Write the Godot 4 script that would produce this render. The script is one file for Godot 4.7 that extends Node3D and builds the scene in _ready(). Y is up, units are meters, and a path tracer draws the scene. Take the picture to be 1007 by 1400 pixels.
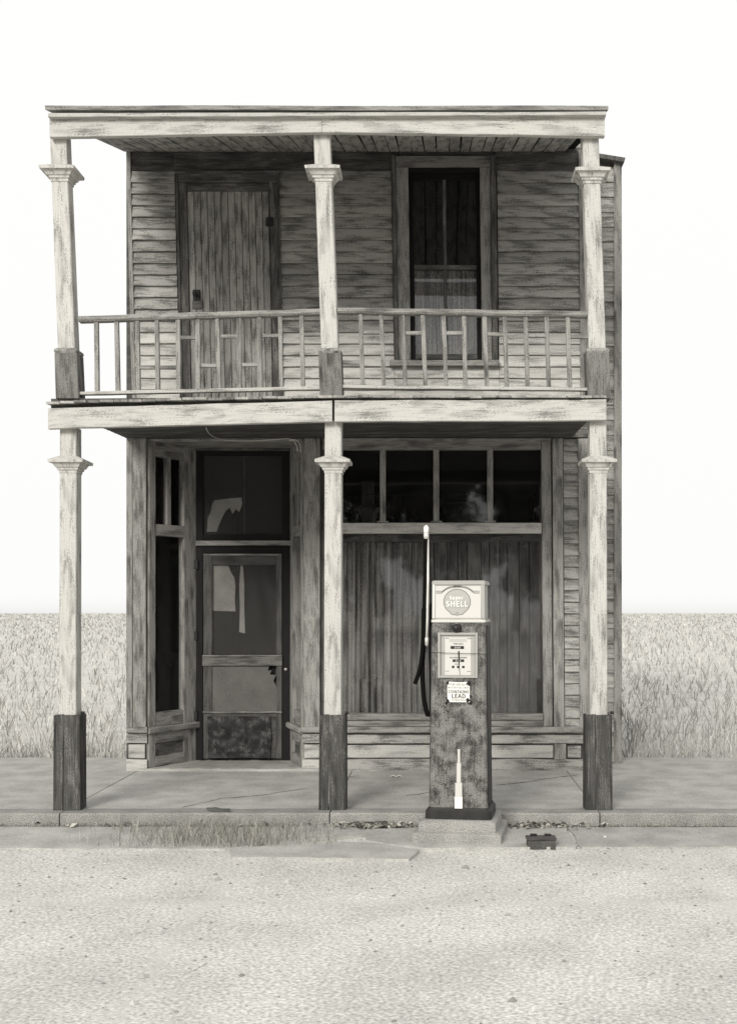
extends Node3D
# An old two-storey wooden storefront with a balcony porch and a petrol pump at the kerb.
# The facade lies in the plane z = 0, the porch reaches out to z = 2.2, the street runs along x. Metres, y up.

const FOCAL := 1571.0      # of a 1400 pixel high picture
const CAM_Z := 10.5
const EYE := 1.595
const FLOOR_Y := 0.105     # porch floor above the street

var rng := RandomNumberGenerator.new()
var M := {}
var building: Node3D

# ---------------------------------------------------------------- survey: metres of a point seen at (px, py), on the plane z
func at(px: float, py: float, z: float) -> Vector3:
	var d := CAM_Z - z
	return Vector3((px - 600.0) / FOCAL * d, EYE + (830.0 - py) / FOCAL * d, z)

func rect(x0: float, y0: float, x1: float, y1: float, z: float) -> Array:
	return [at(x0, y0, z), at(x1, y0, z), at(x1, y1, z), at(x0, y1, z)]

# the upper storey leans a little
func ux(x: float, y: float) -> float:
	return x + (y - 233.0) * lerpf(0.024, 0.008, clampf((x - 240.0) / 550.0, 0.0, 1.0))

func urect(x0: float, y0: float, x1: float, y1: float, z: float) -> Array:
	return [at(ux(x0, y0), y0, z), at(ux(x1, y0), y0, z), at(ux(x1, y1), y1, z), at(ux(x0, y1), y1, z)]

# ---------------------------------------------------------------- mesh helpers
func begin() -> SurfaceTool:
	var st := SurfaceTool.new()
	st.begin(Mesh.PRIMITIVE_TRIANGLES)
	st.set_smooth_group(-1)
	return st

func tri(st: SurfaceTool, a: Vector3, b: Vector3, c: Vector3, ua := Vector2.ZERO, ub := Vector2.ZERO, uc := Vector2.ZERO) -> void:
	st.set_uv(ua); st.add_vertex(a)
	st.set_uv(ub); st.add_vertex(b)
	st.set_uv(uc); st.add_vertex(c)

func quad(st: SurfaceTool, a: Vector3, b: Vector3, c: Vector3, d: Vector3, ua := Vector2.ZERO, ub := Vector2.ZERO, uc := Vector2.ZERO, ud := Vector2.ZERO) -> void:
	tri(st, a, b, c, ua, ub, uc)
	tri(st, a, c, d, ua, uc, ud)

func commit(st: SurfaceTool, called: String, mat: Material, parent: Node = self) -> MeshInstance3D:
	st.generate_normals()
	st.generate_tangents()
	var o := MeshInstance3D.new()
	o.mesh = st.commit()
	o.material_override = mat
	o.name = called
	parent.add_child(o, true)
	return o

func tone(lo := 0.82, hi := 1.0) -> Color:
	var v := rng.randf_range(lo, hi)
	return Color(v, v, v)

# One board from its four front corners (top left, top right, bottom right, bottom left seen from outside),
# extruded back by th: chamfered, with the slightly uneven edges of old sawn wood; grain runs along its length.
func add_plank(st: SurfaceTool, p: Array, th: float, o := {}) -> void:
	var right: Vector3 = p[1] - p[0]
	var down: Vector3 = p[3] - p[0]
	var n: Vector3 = down.cross(right).normalized()
	var q := p
	if right.length() < down.length():
		q = [p[1], p[2], p[3], p[0]]
	var length: float = ((q[1] - q[0]) as Vector3).length()
	var wide: float = ((q[3] - q[0]) as Vector3).length()
	var seg: int = o.get("seg", clampi(int(length / 0.35), 1, 6))
	var jit: float = o.get("jit", 0.0015)
	var b: float = minf(o.get("bev", 0.003), minf(wide, th) * 0.3)
	var uo := Vector2(rng.randf() * 7.0, rng.randf() * 3.0)
	st.set_color(o.get("tone", Color.WHITE))
	var rows := []
	for i in seg + 1:
		var u := float(i) / seg
		var a: Vector3 = (q[0] as Vector3).lerp(q[1], u)
		var c: Vector3 = (q[3] as Vector3).lerp(q[2], u)
		var t := (c - a).normalized()
		var off := n * rng.randf_range(-jit, jit)
		a += t * rng.randf_range(-jit, jit) + off
		c += t * rng.randf_range(-jit, jit) + off
		rows.append([a - n * th, a - n * b, a + t * b, c - t * b, c - n * b, c - n * th])
	var vv := [-th, 0.0, b, wide - b, wide, wide + th]
	for i in seg:
		var u0 := length * i / seg + uo.x
		var u1 := length * (i + 1) / seg + uo.x
		for k in 5:
			quad(st, rows[i][k], rows[i + 1][k], rows[i + 1][k + 1], rows[i][k + 1], Vector2(u0, vv[k] + uo.y), Vector2(u1, vv[k] + uo.y), Vector2(u1, vv[k + 1] + uo.y), Vector2(u0, vv[k + 1] + uo.y))
		quad(st, rows[i][5], rows[i + 1][5], rows[i + 1][0], rows[i][0], Vector2(u0, uo.y), Vector2(u1, uo.y), Vector2(u1, wide + uo.y), Vector2(u0, wide + uo.y))
	var s: Array = rows[0]
	var e: Array = rows[seg]
	for k in range(1, 5):
		tri(st, s[0], s[k], s[k + 1], uo, uo + Vector2(0, vv[k]), uo + Vector2(0.02, vv[k + 1]))
		tri(st, e[0], e[k + 1], e[k], uo, uo + Vector2(0.02, vv[k + 1]), uo + Vector2(0, vv[k]))

func plank(parent: Node, called: String, p: Array, th: float, mat: Material, o := {}) -> MeshInstance3D:
	var st := begin()
	if not o.has("tone"):
		o["tone"] = tone()
	add_plank(st, p, th, o)
	return commit(st, called, mat, parent)

func box_pts(lo: Vector3, hi: Vector3) -> Array:
	return [Vector3(lo.x, hi.y, hi.z), Vector3(hi.x, hi.y, hi.z), Vector3(hi.x, lo.y, hi.z), Vector3(lo.x, lo.y, hi.z)]

func box(parent: Node, called: String, lo: Vector3, hi: Vector3, mat: Material, o := {}) -> MeshInstance3D:
	return plank(parent, called, box_pts(lo, hi), hi.z - lo.z, mat, o)

func add_box(st: SurfaceTool, lo: Vector3, hi: Vector3, o := {}) -> void:
	add_plank(st, box_pts(lo, hi), hi.z - lo.z, o)

# rings of [centre, half x, half z, corner radius], bottom to top, joined into one closed body
func add_loft(st: SurfaceTool, rings: Array, corner := 1) -> void:
	var loops := []
	for r in rings:
		var c: Vector3 = r[0]
		var hx: float = r[1]
		var hz: float = r[2]
		var rad: float = r[3] if r.size() > 3 else 0.003
		var loop := []
		for k in 4:
			var sx: float = [1, 1, -1, -1][k]
			var sz: float = [1, -1, -1, 1][k]
			for j in corner + 1:
				var a := PI / 2 * (k * -1.0) + PI / 2 - PI / 2 * j / corner
				loop.append(c + Vector3(sx * (hx - rad) + cos(a) * rad, 0, sz * (hz - rad) + sin(a) * rad))
		loops.append(loop)
	var m: int = loops[0].size()
	var run := 0.0
	var uo := Vector2(rng.randf() * 5.0, rng.randf() * 3.0)
	for i in loops.size() - 1:
		var dy: float = maxf(0.001, ((loops[i + 1][0] - loops[i][0]) as Vector3).length())
		var around := 0.0
		for k in m:
			var k2 := (k + 1) % m
			var w: float = ((loops[i][k2] - loops[i][k]) as Vector3).length()
			quad(st, loops[i + 1][k2], loops[i + 1][k], loops[i][k], loops[i][k2], uo + Vector2(run + dy, around + w), uo + Vector2(run + dy, around), uo + Vector2(run, around), uo + Vector2(run, around + w))
			around += w
		run += dy
	var top: Array = loops[-1]
	var bot: Array = loops[0]
	for k in range(1, m - 1):
		tri(st, top[0], top[k + 1], top[k], uo, uo + Vector2(0.05, 0), uo + Vector2(0.05, 0.05))
		tri(st, bot[0], bot[k], bot[k + 1], uo, uo + Vector2(0.05, 0), uo + Vector2(0.05, 0.05))

func loft(parent: Node, called: String, rings: Array, mat: Material, corner := 1, tint := Color.WHITE) -> MeshInstance3D:
	var st := begin()
	st.set_color(tint)
	add_loft(st, rings, corner)
	return commit(st, called, mat, parent)

func add_tube(st: SurfaceTool, pts: Array, radii: Array, sides := 8) -> void:
	st.set_smooth_group(0)
	st.set_color(Color.WHITE)
	var rings := []
	var side := Vector3(0.31, 0.17, 0.93).normalized()
	for i in pts.size():
		var dir: Vector3 = ((pts[mini(i + 1, pts.size() - 1)] - pts[maxi(i - 1, 0)]) as Vector3).normalized()
		var x := dir.cross(side).normalized()
		var y := dir.cross(x).normalized()
		var r: float = radii[mini(i, radii.size() - 1)]
		var ring := []
		for k in sides:
			var a := TAU * k / sides
			ring.append((pts[i] as Vector3) + (x * cos(a) + y * sin(a)) * r)
		rings.append(ring)
	for i in pts.size() - 1:
		for k in sides:
			var k2 := (k + 1) % sides
			quad(st, rings[i][k], rings[i + 1][k], rings[i + 1][k2], rings[i][k2], Vector2(0, 0), Vector2(0.1, 0), Vector2(0.1, 0.1), Vector2(0, 0.1))
	for k in range(1, sides - 1):
		tri(st, rings[0][0], rings[0][k], rings[0][k + 1])
		tri(st, rings[-1][0], rings[-1][k + 1], rings[-1][k])

func tube(parent: Node, called: String, pts: Array, radii: Array, mat: Material, sides := 8) -> MeshInstance3D:
	var st := begin()
	add_tube(st, pts, radii, sides)
	return commit(st, called, mat, parent)

func curve(points: Array, n := 24) -> Array:
	var c := Curve3D.new()
	for i in points.size():
		var t: Vector3 = (points[mini(i + 1, points.size() - 1)] - points[maxi(i - 1, 0)]) * 0.18
		c.add_point(points[i], -t, t)
	var out := []
	for i in n + 1:
		out.append(c.sample_baked(c.get_baked_length() * i / n, true))
	return out

# ---------------------------------------------------------------- textures
var lut := PackedByteArray()

func noise(w: int, h: int, sw: int, sh: int, freq: float, sd: int, ridged := false, oct := 4) -> PackedByteArray:
	var f := FastNoiseLite.new()
	f.seed = sd
	f.noise_type = FastNoiseLite.TYPE_SIMPLEX_SMOOTH
	f.frequency = freq
	f.fractal_octaves = oct
	f.fractal_type = FastNoiseLite.FRACTAL_RIDGED if ridged else FastNoiseLite.FRACTAL_FBM
	var im := f.get_seamless_image(sw, sh)
	im.convert(Image.FORMAT_L8)
	im.resize(w, h, Image.INTERPOLATE_CUBIC)
	return im.get_data()

func finish(w: int, h: int, alb: PackedByteArray, hgt: PackedByteArray, bump: float) -> Array:
	var a := Image.create_from_data(w, h, false, Image.FORMAT_RGB8, alb)
	var n := Image.create_from_data(w, h, false, Image.FORMAT_L8, hgt)
	n.convert(Image.FORMAT_RGBA8)
	n.bump_map_to_normal_map(bump)
	return [ImageTexture.create_from_image(a), ImageTexture.create_from_image(n)]

func put(alb: PackedByteArray, i: int, v: float) -> void:
	alb[i * 3] = lut[clampi(int(v * 1023.0), 0, 1023)]
	alb[i * 3 + 1] = lut[clampi(int(v * 0.975 * 1023.0), 0, 1023)]
	alb[i * 3 + 2] = lut[clampi(int(v * 0.91 * 1023.0), 0, 1023)]

# weathered wood, grain along u: bare grey fibre showing through what is left of the paint, drying cracks, stains
func wood(sd: int, paint: float, bare_lo: float, bare_hi: float, cover: float, stain := 0.5, cracks := 0.55) -> Array:
	var w := 1024
	var h := 512
	var fib := noise(w, h, 40, 512, 0.11, sd, false, 4)
	var pat := noise(w, h, 256, 320, 0.014, sd + 1, false, 5)
	var spk := noise(w, h, 512, 512, 0.13, sd + 2, false, 3)
	var crk := noise(w, h, 14, 512, 0.05, sd + 3, true, 3)
	var stn := noise(w, h, 128, 256, 0.02, sd + 4, false, 4)
	var alb := PackedByteArray(); alb.resize(w * h * 3)
	var hgt := PackedByteArray(); hgt.resize(w * h)
	for i in w * h:
		var f := fib[i] / 255.0
		var s := spk[i] / 255.0
		var k := pat[i] / 255.0 * 0.34 + f * 0.30 + s * 0.36
		var m := smoothstep(-0.025, 0.025, k - (1.0 - cover))
		var bare := lerpf(bare_lo, bare_hi, f * 0.65 + s * 0.35)
		var v := lerpf(bare, paint * (0.80 + 0.28 * s) * (0.9 + 0.2 * f), m)
		v *= lerpf(1.0, stain, smoothstep(0.55, 0.70, stn[i] / 255.0 * 0.55 + f * 0.2 + s * 0.25))
		var c := smoothstep(cracks, cracks + 0.2, crk[i] / 255.0 * 0.75 + f * 0.25 - 0.18) if cracks < 1.0 else 0.0
		v *= 1.0 - 0.78 * c
		put(alb, i, v)
		hgt[i] = clampi(int(255.0 * (0.35 + 0.25 * f + 0.16 * m + 0.08 * s - 0.3 * c)), 0, 255)
	return finish(w, h, alb, hgt, 3.0)

# concrete: cement paste with light and dark grit and stains
func concrete(sd: int, lo: float, hi: float, grit: float) -> Array:
	var w := 1024
	var h := 1024
	var big := noise(w, h, 256, 256, 0.012, sd, false, 5)
	var mid := noise(w, h, 512, 512, 0.06, sd + 1, false, 4)
	var fine := noise(w, h, 1024, 1024, 0.10, sd + 2, false, 3)
	var crk := noise(w, h, 512, 512, 0.006, sd + 3, true, 3)
	var alb := PackedByteArray(); alb.resize(w * h * 3)
	var hgt := PackedByteArray(); hgt.resize(w * h)
	for i in w * h:
		var g := fine[i] / 255.0
		var v := lerpf(lo, hi, big[i] / 255.0 * 0.6 + mid[i] / 255.0 * 0.4)
		v *= 1.0 + grit * (smoothstep(0.60, 0.72, g) - smoothstep(0.40, 0.28, g))
		var c := smoothstep(0.965, 0.99, crk[i] / 255.0)
		v *= 1.0 - 0.45 * c
		put(alb, i, v)
		hgt[i] = clampi(int(255.0 * (0.4 + 0.25 * mid[i] / 255.0 + 0.25 * (g - 0.5) - 0.3 * c)), 0, 255)
	return finish(w, h, alb, hgt, 2.5)

# old enamel, rust-eaten: light paint, dark pits and scabs
func rusty(sd: int, paint: float, rust: float, cover: float) -> Array:
	var w := 1024
	var h := 1024
	var big := noise(w, h, 256, 256, 0.018, sd, false, 3)
	var mid := noise(w, h, 512, 512, 0.10, sd + 1, false, 4)
	var fine := noise(w, h, 1024, 1024, 0.11, sd + 2, false, 3)
	var run := noise(w, h, 512, 64, 0.05, sd + 3, false, 3)
	var alb := PackedByteArray(); alb.resize(w * h * 3)
	var hgt := PackedByteArray(); hgt.resize(w * h)
	for i in w * h:
		var b := big[i] / 255.0
		var q := mid[i] / 255.0
		var g := fine[i] / 255.0
		var k := b * 0.22 + q * 0.30 + g * 0.36 + run[i] / 255.0 * 0.12
		var m := smoothstep(-0.045, 0.045, k - (1.0 - cover))
		var pit := smoothstep(0.60, 0.70, g * 0.6 + q * 0.4)
		var v := lerpf(rust * (0.5 + 1.1 * g), paint * (0.75 + 0.35 * q), m)
		v *= 1.0 - 0.75 * pit
		put(alb, i, v)
		hgt[i] = clampi(int(255.0 * (0.45 + 0.18 * m + 0.12 * g - 0.25 * pit)), 0, 255)
	return finish(w, h, alb, hgt, 2.0)

func mat(tex: Array, rough: float, scale: Vector3, triplanar := false, spec := 0.35, nscale := 1.0) -> StandardMaterial3D:
	var m := StandardMaterial3D.new()
	m.albedo_texture = tex[0]
	m.normal_enabled = true
	m.normal_texture = tex[1]
	m.normal_scale = nscale
	m.roughness = rough
	m.metallic_specular = spec
	m.uv1_scale = scale
	m.uv1_triplanar = triplanar
	m.vertex_color_use_as_albedo = true
	return m

func flat(v: float, rough: float, metal := 0.0, spec := 0.4) -> StandardMaterial3D:
	var m := StandardMaterial3D.new()
	m.albedo_color = Color(v, v * 0.975, v * 0.91).linear_to_srgb()
	m.roughness = rough
	m.metallic = metal
	m.metallic_specular = spec
	return m

func glass(spec := 0.5) -> StandardMaterial3D:
	var m := StandardMaterial3D.new()
	m.albedo_color = Color(0.5, 0.5, 0.48, 0.012)
	m.transparency = BaseMaterial3D.TRANSPARENCY_ALPHA
	m.roughness = 0.03
	m.metallic_specular = spec
	return m

func make_materials() -> void:
	lut.resize(1024)
	for i in 1024:
		lut[i] = int(255.0 * Color(i / 1023.0, 0, 0).linear_to_srgb().r)
	var ws := Vector3(1.0 / 1.3, 1.0 / 0.45, 1)
	M.clap = mat(wood(11, 0.42, 0.085, 0.25, 0.57, 0.6, 0.56), 0.85, ws)
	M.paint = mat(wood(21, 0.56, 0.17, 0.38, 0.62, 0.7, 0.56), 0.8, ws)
	M.trim = mat(wood(31, 0.33, 0.09, 0.25, 0.56, 0.55, 0.56), 0.85, ws)
	M.bare = mat(wood(41, 0.20, 0.035, 0.15, 0.44, 0.55, 0.50), 0.9, ws)
	M.deck = mat(wood(45, 0.50, 0.26, 0.44, 0.50, 0.7, 0.6), 0.9, ws)
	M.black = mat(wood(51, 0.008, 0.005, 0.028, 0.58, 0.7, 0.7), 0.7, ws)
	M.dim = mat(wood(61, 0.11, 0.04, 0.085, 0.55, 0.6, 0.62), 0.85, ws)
	M.cloth = mat(wood(65, 0.19, 0.035, 0.12, 0.58, 0.35, 0.42), 0.95, Vector3(1.0 / 2.4, 1.0 / 0.7, 1), false, 0.2, 0.4)
	M.gauze = mat(concrete(67, 0.10, 0.17, 0.25), 0.95, Vector3.ONE * 1.3, true, 0.2, 0.3)
	var c := concrete(71, 0.28, 0.54, 0.22)
	M.slab = mat(c, 0.9, Vector3.ONE * 0.8, true)
	M.slab.uv1_world_triplanar = true
	M.kerb = mat(concrete(75, 0.20, 0.40, 0.60), 0.95, Vector3.ONE * 1.1, true)
	M.kerb.uv1_world_triplanar = true
	M.street = mat(concrete(79, 0.42, 0.66, 0.28), 0.95, Vector3.ONE * 0.36, true)
	M.street.uv1_world_triplanar = true
	M.pump = mat(rusty(81, 0.25, 0.028, 0.52), 0.6, Vector3.ONE * 1.9, true)
	M.iron = mat(rusty(85, 0.035, 0.02, 0.5), 0.55, Vector3.ONE * 2.0, true)
	M.tin = mat(rusty(89, 0.20, 0.014, 0.41), 0.5, Vector3.ONE * 2.2, true)
	M.glass = glass()
	M.glass_dull = glass(0.35)
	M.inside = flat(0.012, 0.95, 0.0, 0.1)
	M.chrome = flat(0.72, 0.28, 0.7)
	M.alu = flat(0.62, 0.4, 0.35)
	M.white = flat(0.8, 0.35)
	M.cream = flat(0.58, 0.3)
	M.grey_enamel = flat(0.36, 0.4)
	M.rubber = flat(0.006, 0.85, 0.0, 0.15)
	M.knob = flat(0.02, 0.16)
	M.ink = flat(0.015, 0.6)
	M.rust_dark = flat(0.018, 0.9)
	M.grey_ink = flat(0.16, 0.6)
	M.paper = mat(concrete(99, 0.45, 0.85, 0.12), 0.95, Vector3.ONE * 0.9, true, 0.2, 0.3)  # pale colour standing in for reflections in the entrance glass
	M.screen = flat(0.09, 0.85, 0.0, 0.2)
	M.screen.transparency = BaseMaterial3D.TRANSPARENCY_ALPHA
	M.screen.albedo_color.a = 0.28

func tag(o: Node, label: String, category: String, group := "") -> void:
	o.set_meta("label", label)
	o.set_meta("category", category)
	if group: o.set_meta("group", group)

func node(called: String, where := Vector3.ZERO, parent: Node = self) -> Node3D:
	var o := Node3D.new()
	o.name = called
	o.position = where
	parent.add_child(o, true)
	return o

# ================================================================ scene
func _ready() -> void:
	rng.seed = 1938
	var cam := Camera3D.new()
	cam.name = "camera"
	cam.projection = Camera3D.PROJECTION_FRUSTUM
	cam.near = 0.1
	cam.far = 600.0
	cam.size = 0.1 * 1400.0 / FOCAL
	cam.frustum_offset = Vector2(-96.5 / FOCAL * 0.1, 130.0 / FOCAL * 0.1)
	cam.position = Vector3(0, EYE, CAM_Z)
	add_child(cam)
	cam.current = true

	var sky_mat := ProceduralSkyMaterial.new()
	sky_mat.sky_top_color = Color(1.0, 1.0, 0.995)
	sky_mat.sky_horizon_color = Color(0.99, 0.99, 0.985)
	sky_mat.ground_bottom_color = Color(0.6, 0.59, 0.56)
	sky_mat.ground_horizon_color = Color(0.99, 0.99, 0.985)
	sky_mat.sky_curve = 0.3
	sky_mat.energy_multiplier = 0.95
	sky_mat.sun_angle_max = 1.0
	var env := Environment.new()
	env.background_mode = Environment.BG_SKY
	env.sky = Sky.new()
	env.sky.sky_material = sky_mat
	env.tonemap_mode = Environment.TONE_MAPPER_LINEAR
	env.tonemap_exposure = 1.06
	env.sdfgi_enabled = true
	env.ssao_enabled = true
	env.ssil_enabled = true
	var we := WorldEnvironment.new()
	we.environment = env
	add_child(we)
	var sun := DirectionalLight3D.new()
	sun.name = "sun"
	sun.light_energy = 0.85
	sun.light_angular_distance = 18.0
	sun.light_color = Color(1.0, 0.985, 0.96)
	sun.shadow_enabled = true
	sun.sky_mode = DirectionalLight3D.SKY_MODE_LIGHT_ONLY
	sun.rotation_degrees = Vector3(-24, -18, 0)
	add_child(sun)

	make_materials()
	make_ground()
	building = node("storefront_building")
	tag(building, "weathered two-storey wooden storefront with balcony porch and recessed entrance", "building")
	make_shell()
	make_upper_wall()
	make_upper_door()
	make_upper_window()
	make_lower_wall()
	make_display_window()
	make_entrance()
	make_porch_roof()
	make_balcony()
	make_posts()
	make_neighbour()
	make_contents()
	make_pump()
	make_small_things()
	make_field()
	make_trees()

# ---------------------------------------------------------------- ground
func make_ground() -> void:
	var st := begin()
	st.set_color(Color.WHITE)
	quad(st, Vector3(-300, 0, -300), Vector3(300, 0, -300), Vector3(300, 0, 300), Vector3(-300, 0, 300))
	commit(st, "ground", M.street).set_meta("kind", "structure")
	# sidewalk: slabs behind a row of kerb stones
	st = begin()
	add_box(st, Vector3(-26, 0.004, -0.9), Vector3(26, FLOOR_Y - 0.03, 2.0), {"seg": 1, "jit": 0.0})
	var walk := commit(st, "sidewalk", M.slab)
	walk.set_meta("kind", "structure")
	var x := -20.29
	while x < 21.0:
		box(walk, "kerb_stone", Vector3(x + 0.004, 0.003, 2.0), Vector3(x + 1.945, FLOOR_Y, 2.2), M.kerb, {"bev": 0.012, "jit": 0.003, "seg": 6, "tone": tone(0.85, 1.0)})
		var z1 := 2.0
		for z0 in [-0.88]:
			var s2 := begin()
			s2.set_color(tone(0.9, 1.0))
			var t := FLOOR_Y
			add_plank(s2, [Vector3(x + 0.002, t, z0), Vector3(x + 1.947, t, z0), Vector3(x + 1.947, t, z1 - 0.004), Vector3(x + 0.002, t, z1 - 0.004)], 0.05, {"bev": 0.006, "jit": 0.001, "seg": 4, "tone": tone(0.9, 1.0)})
			commit(s2, "paving_slab", M.slab, walk)
		x += 1.95
	# cracks, laid as thin dark strips on the paving
	for cr in [[[678, 1074, 0.0], [700, 1071.5, 0.0], [722, 1069, 0.0], [744, 1065, 0.0], [766, 1062, 0.0], [792, 1059.5, 0.0]], [[556, 1088], [570, 1086.5], [590, 1082.5]], [[441, 1062], [452, 1064], [470, 1063.5], [492, 1060.5]], [[250, 1104], [300, 1092], [352, 1088], [420, 1078]]]:
		var s5 := begin()
		s5.set_color(Color.WHITE)
		var pts := []
		for q in cr:
			var d: float = (EYE - FLOOR_Y) * FOCAL / (q[1] - 830.0)
			pts.append(Vector3((q[0] - 600.0) / FOCAL * d, FLOOR_Y + 0.0025, CAM_Z - d))
		var last := Vector3.ZERO
		var wl := 0.0
		for i in pts.size() - 1:
			for j in 6:
				var p: Vector3 = (pts[i] as Vector3).lerp(pts[i + 1], j / 5.0) + Vector3(rng.randf_range(-0.01, 0.01), 0, rng.randf_range(-0.016, 0.016))
				var w := rng.randf_range(0.003, 0.010)
				if last != Vector3.ZERO and p.x > last.x:
					quad(s5, last + Vector3(0, 0, -wl), p + Vector3(0, 0, -w), p + Vector3(0, 0, w), last + Vector3(0, 0, wl))
				last = p
				wl = w
		commit(s5, "crack", M.rust_dark, walk)
	# broken concrete apron in front of the kerb
	var pieces := [
		[[-3.9, 2.215], [-1.15, 2.215], [-0.95, 2.72], [-1.4, 2.98], [-3.9, 2.95]],
		[[-1.12, 2.215], [-0.62, 2.215], [-0.50, 2.52], [-0.72, 2.66], [-0.92, 2.70]],
		[[-0.52, 2.36], [0.1, 2.25], [0.9, 2.3], [0.9, 2.95], [-0.1, 3.0], [-0.48, 2.75]],
		[[0.93, 2.23], [2.6, 2.23], [2.6, 2.9], [0.93, 2.93]],
		[[-0.46, 2.80], [-0.12, 3.03], [-0.2, 3.3], [-1.3, 3.25], [-1.36, 3.02], [-0.93, 2.78]],
	]
	var apron := node("apron")
	apron.set_meta("kind", "structure")
	for p in pieces:
		var s3 := begin()
		s3.set_color(tone(0.85, 1.0))
		var top := []
		var h := rng.randf_range(0.012, 0.024)
		for k in p.size():
			var a := Vector2(p[k][0], p[k][1])
			var b := Vector2(p[(k + 1) % p.size()][0], p[(k + 1) % p.size()][1])
			var nn := maxi(2, int(a.distance_to(b) / 0.09))
			for j in nn:
				var q := a.lerp(b, float(j) / nn) + Vector2(rng.randf_range(-0.012, 0.012), rng.randf_range(-0.012, 0.012))
				top.append(Vector3(q.x, h, q.y))
		var c := Vector3.ZERO
		for v in top: c += v
		c /= top.size()
		for k in top.size():
			var a: Vector3 = top[k]
			var b: Vector3 = top[(k + 1) % top.size()]
			tri(s3, c, a, b)
			quad(s3, a, Vector3(a.x, 0, a.z), Vector3(b.x, 0, b.z), b)
		commit(s3, "concrete_piece", M.slab, apron)

# ---------------------------------------------------------------- closed shell round dark rooms
const XL := -2.86
const XR := 1.377

func make_shell() -> void:
	# side and back walls, floors and ceilings: closed rooms, their shade put into a near-black colour
	for x in [XL, XR - 0.08]:
		var st := begin()
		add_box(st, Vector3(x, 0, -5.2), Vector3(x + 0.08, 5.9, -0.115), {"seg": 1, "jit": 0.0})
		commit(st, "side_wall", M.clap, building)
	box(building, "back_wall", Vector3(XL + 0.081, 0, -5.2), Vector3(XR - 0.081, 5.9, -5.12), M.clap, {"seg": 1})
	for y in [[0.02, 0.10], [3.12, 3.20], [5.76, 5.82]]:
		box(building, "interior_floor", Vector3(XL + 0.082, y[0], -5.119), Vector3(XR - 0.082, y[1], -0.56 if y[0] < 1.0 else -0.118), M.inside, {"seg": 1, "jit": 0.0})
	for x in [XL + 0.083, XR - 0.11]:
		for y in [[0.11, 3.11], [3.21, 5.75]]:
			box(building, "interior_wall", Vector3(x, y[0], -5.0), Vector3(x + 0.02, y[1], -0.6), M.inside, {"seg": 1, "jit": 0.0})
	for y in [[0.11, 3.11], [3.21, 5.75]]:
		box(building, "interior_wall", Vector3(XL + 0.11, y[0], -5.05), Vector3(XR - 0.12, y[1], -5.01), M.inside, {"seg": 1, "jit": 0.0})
	# roof over house and porch
	for r in [[[2.10, 5.262], [0.0, 5.826], 1.235], [[-0.002, 5.826], [-2.4, 6.40], XR + 0.01], [[-2.402, 6.40], [-5.5, 5.65], XR + 0.01]]:
		var a: Array = r[0]
		var b: Array = r[1]
		var st := begin()
		add_plank(st, [Vector3(XL - 0.02, b[1], b[0]), Vector3(r[2], b[1], b[0]), Vector3(r[2], a[1], a[0]), Vector3(XL - 0.02, a[1], a[0])], 0.03, {"seg": 8, "jit": 0.003})
		commit(st, "roof", M.trim, building)

# ---------------------------------------------------------------- upper storey wall
func make_upper_wall() -> void:
	var st := begin()
	for p in [rect(173, 196, 546, 566, -0.012), rect(546, 196, 672, 234, -0.012), rect(546, 500, 672, 566, -0.012), rect(672, 196, 806, 566, -0.012)]:
		add_plank(st, p, 0.10, {"seg": 1, "jit": 0.0, "bev": 0.0005})
	var wall := commit(st, "upper_wall", M.dim, building)
	for seg in [[179.0, 239.0], [380.0, 534.5], [679.0, 790.0]]:
		for i in 21:
			var y := 233.5 + 15.72 * i
			var y1 := y + 16.6
			var p := urect(seg[0], y, seg[1], y1, 0.004)
			p[2].z = 0.031
			p[3].z = 0.031
			var sag := rng.randf_range(-0.0035, 0.0035)
			p[1].y += sag
			p[2].y += sag
			# the lowest boards take the lighter paint texture
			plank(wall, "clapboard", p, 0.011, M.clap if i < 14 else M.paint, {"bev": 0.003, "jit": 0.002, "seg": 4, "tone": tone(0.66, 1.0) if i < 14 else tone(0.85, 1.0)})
	for i in range(17, 21):
		var y := 233.5 + 15.72 * i
		var p := urect(534.9, y, 678.6, y + 16.6, 0.004)
		p[2].z = 0.031
		p[3].z = 0.031
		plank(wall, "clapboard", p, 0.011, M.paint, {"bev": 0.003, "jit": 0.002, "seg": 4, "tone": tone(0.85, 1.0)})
	plank(wall, "frieze_board", urect(179, 207, 238, 233, 0.012), 0.02, M.bare, {"tone": tone(0.6, 0.7)})
	plank(wall, "frieze_board", urect(238.2, 207, 536, 233, 0.012), 0.02, M.bare, {"tone": tone(0.6, 0.7)})
	plank(wall, "frieze_board", urect(677, 207, 790, 234, 0.012), 0.02, M.bare, {"tone": tone(0.7, 0.8)})
	plank(wall, "corner_board", urect(790.6, 205, 805.5, 566, 0.034), 0.046, M.trim)
	plank(wall, "corner_board", urect(173, 205, 178.6, 566, 0.034), 0.034, M.trim)

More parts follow.
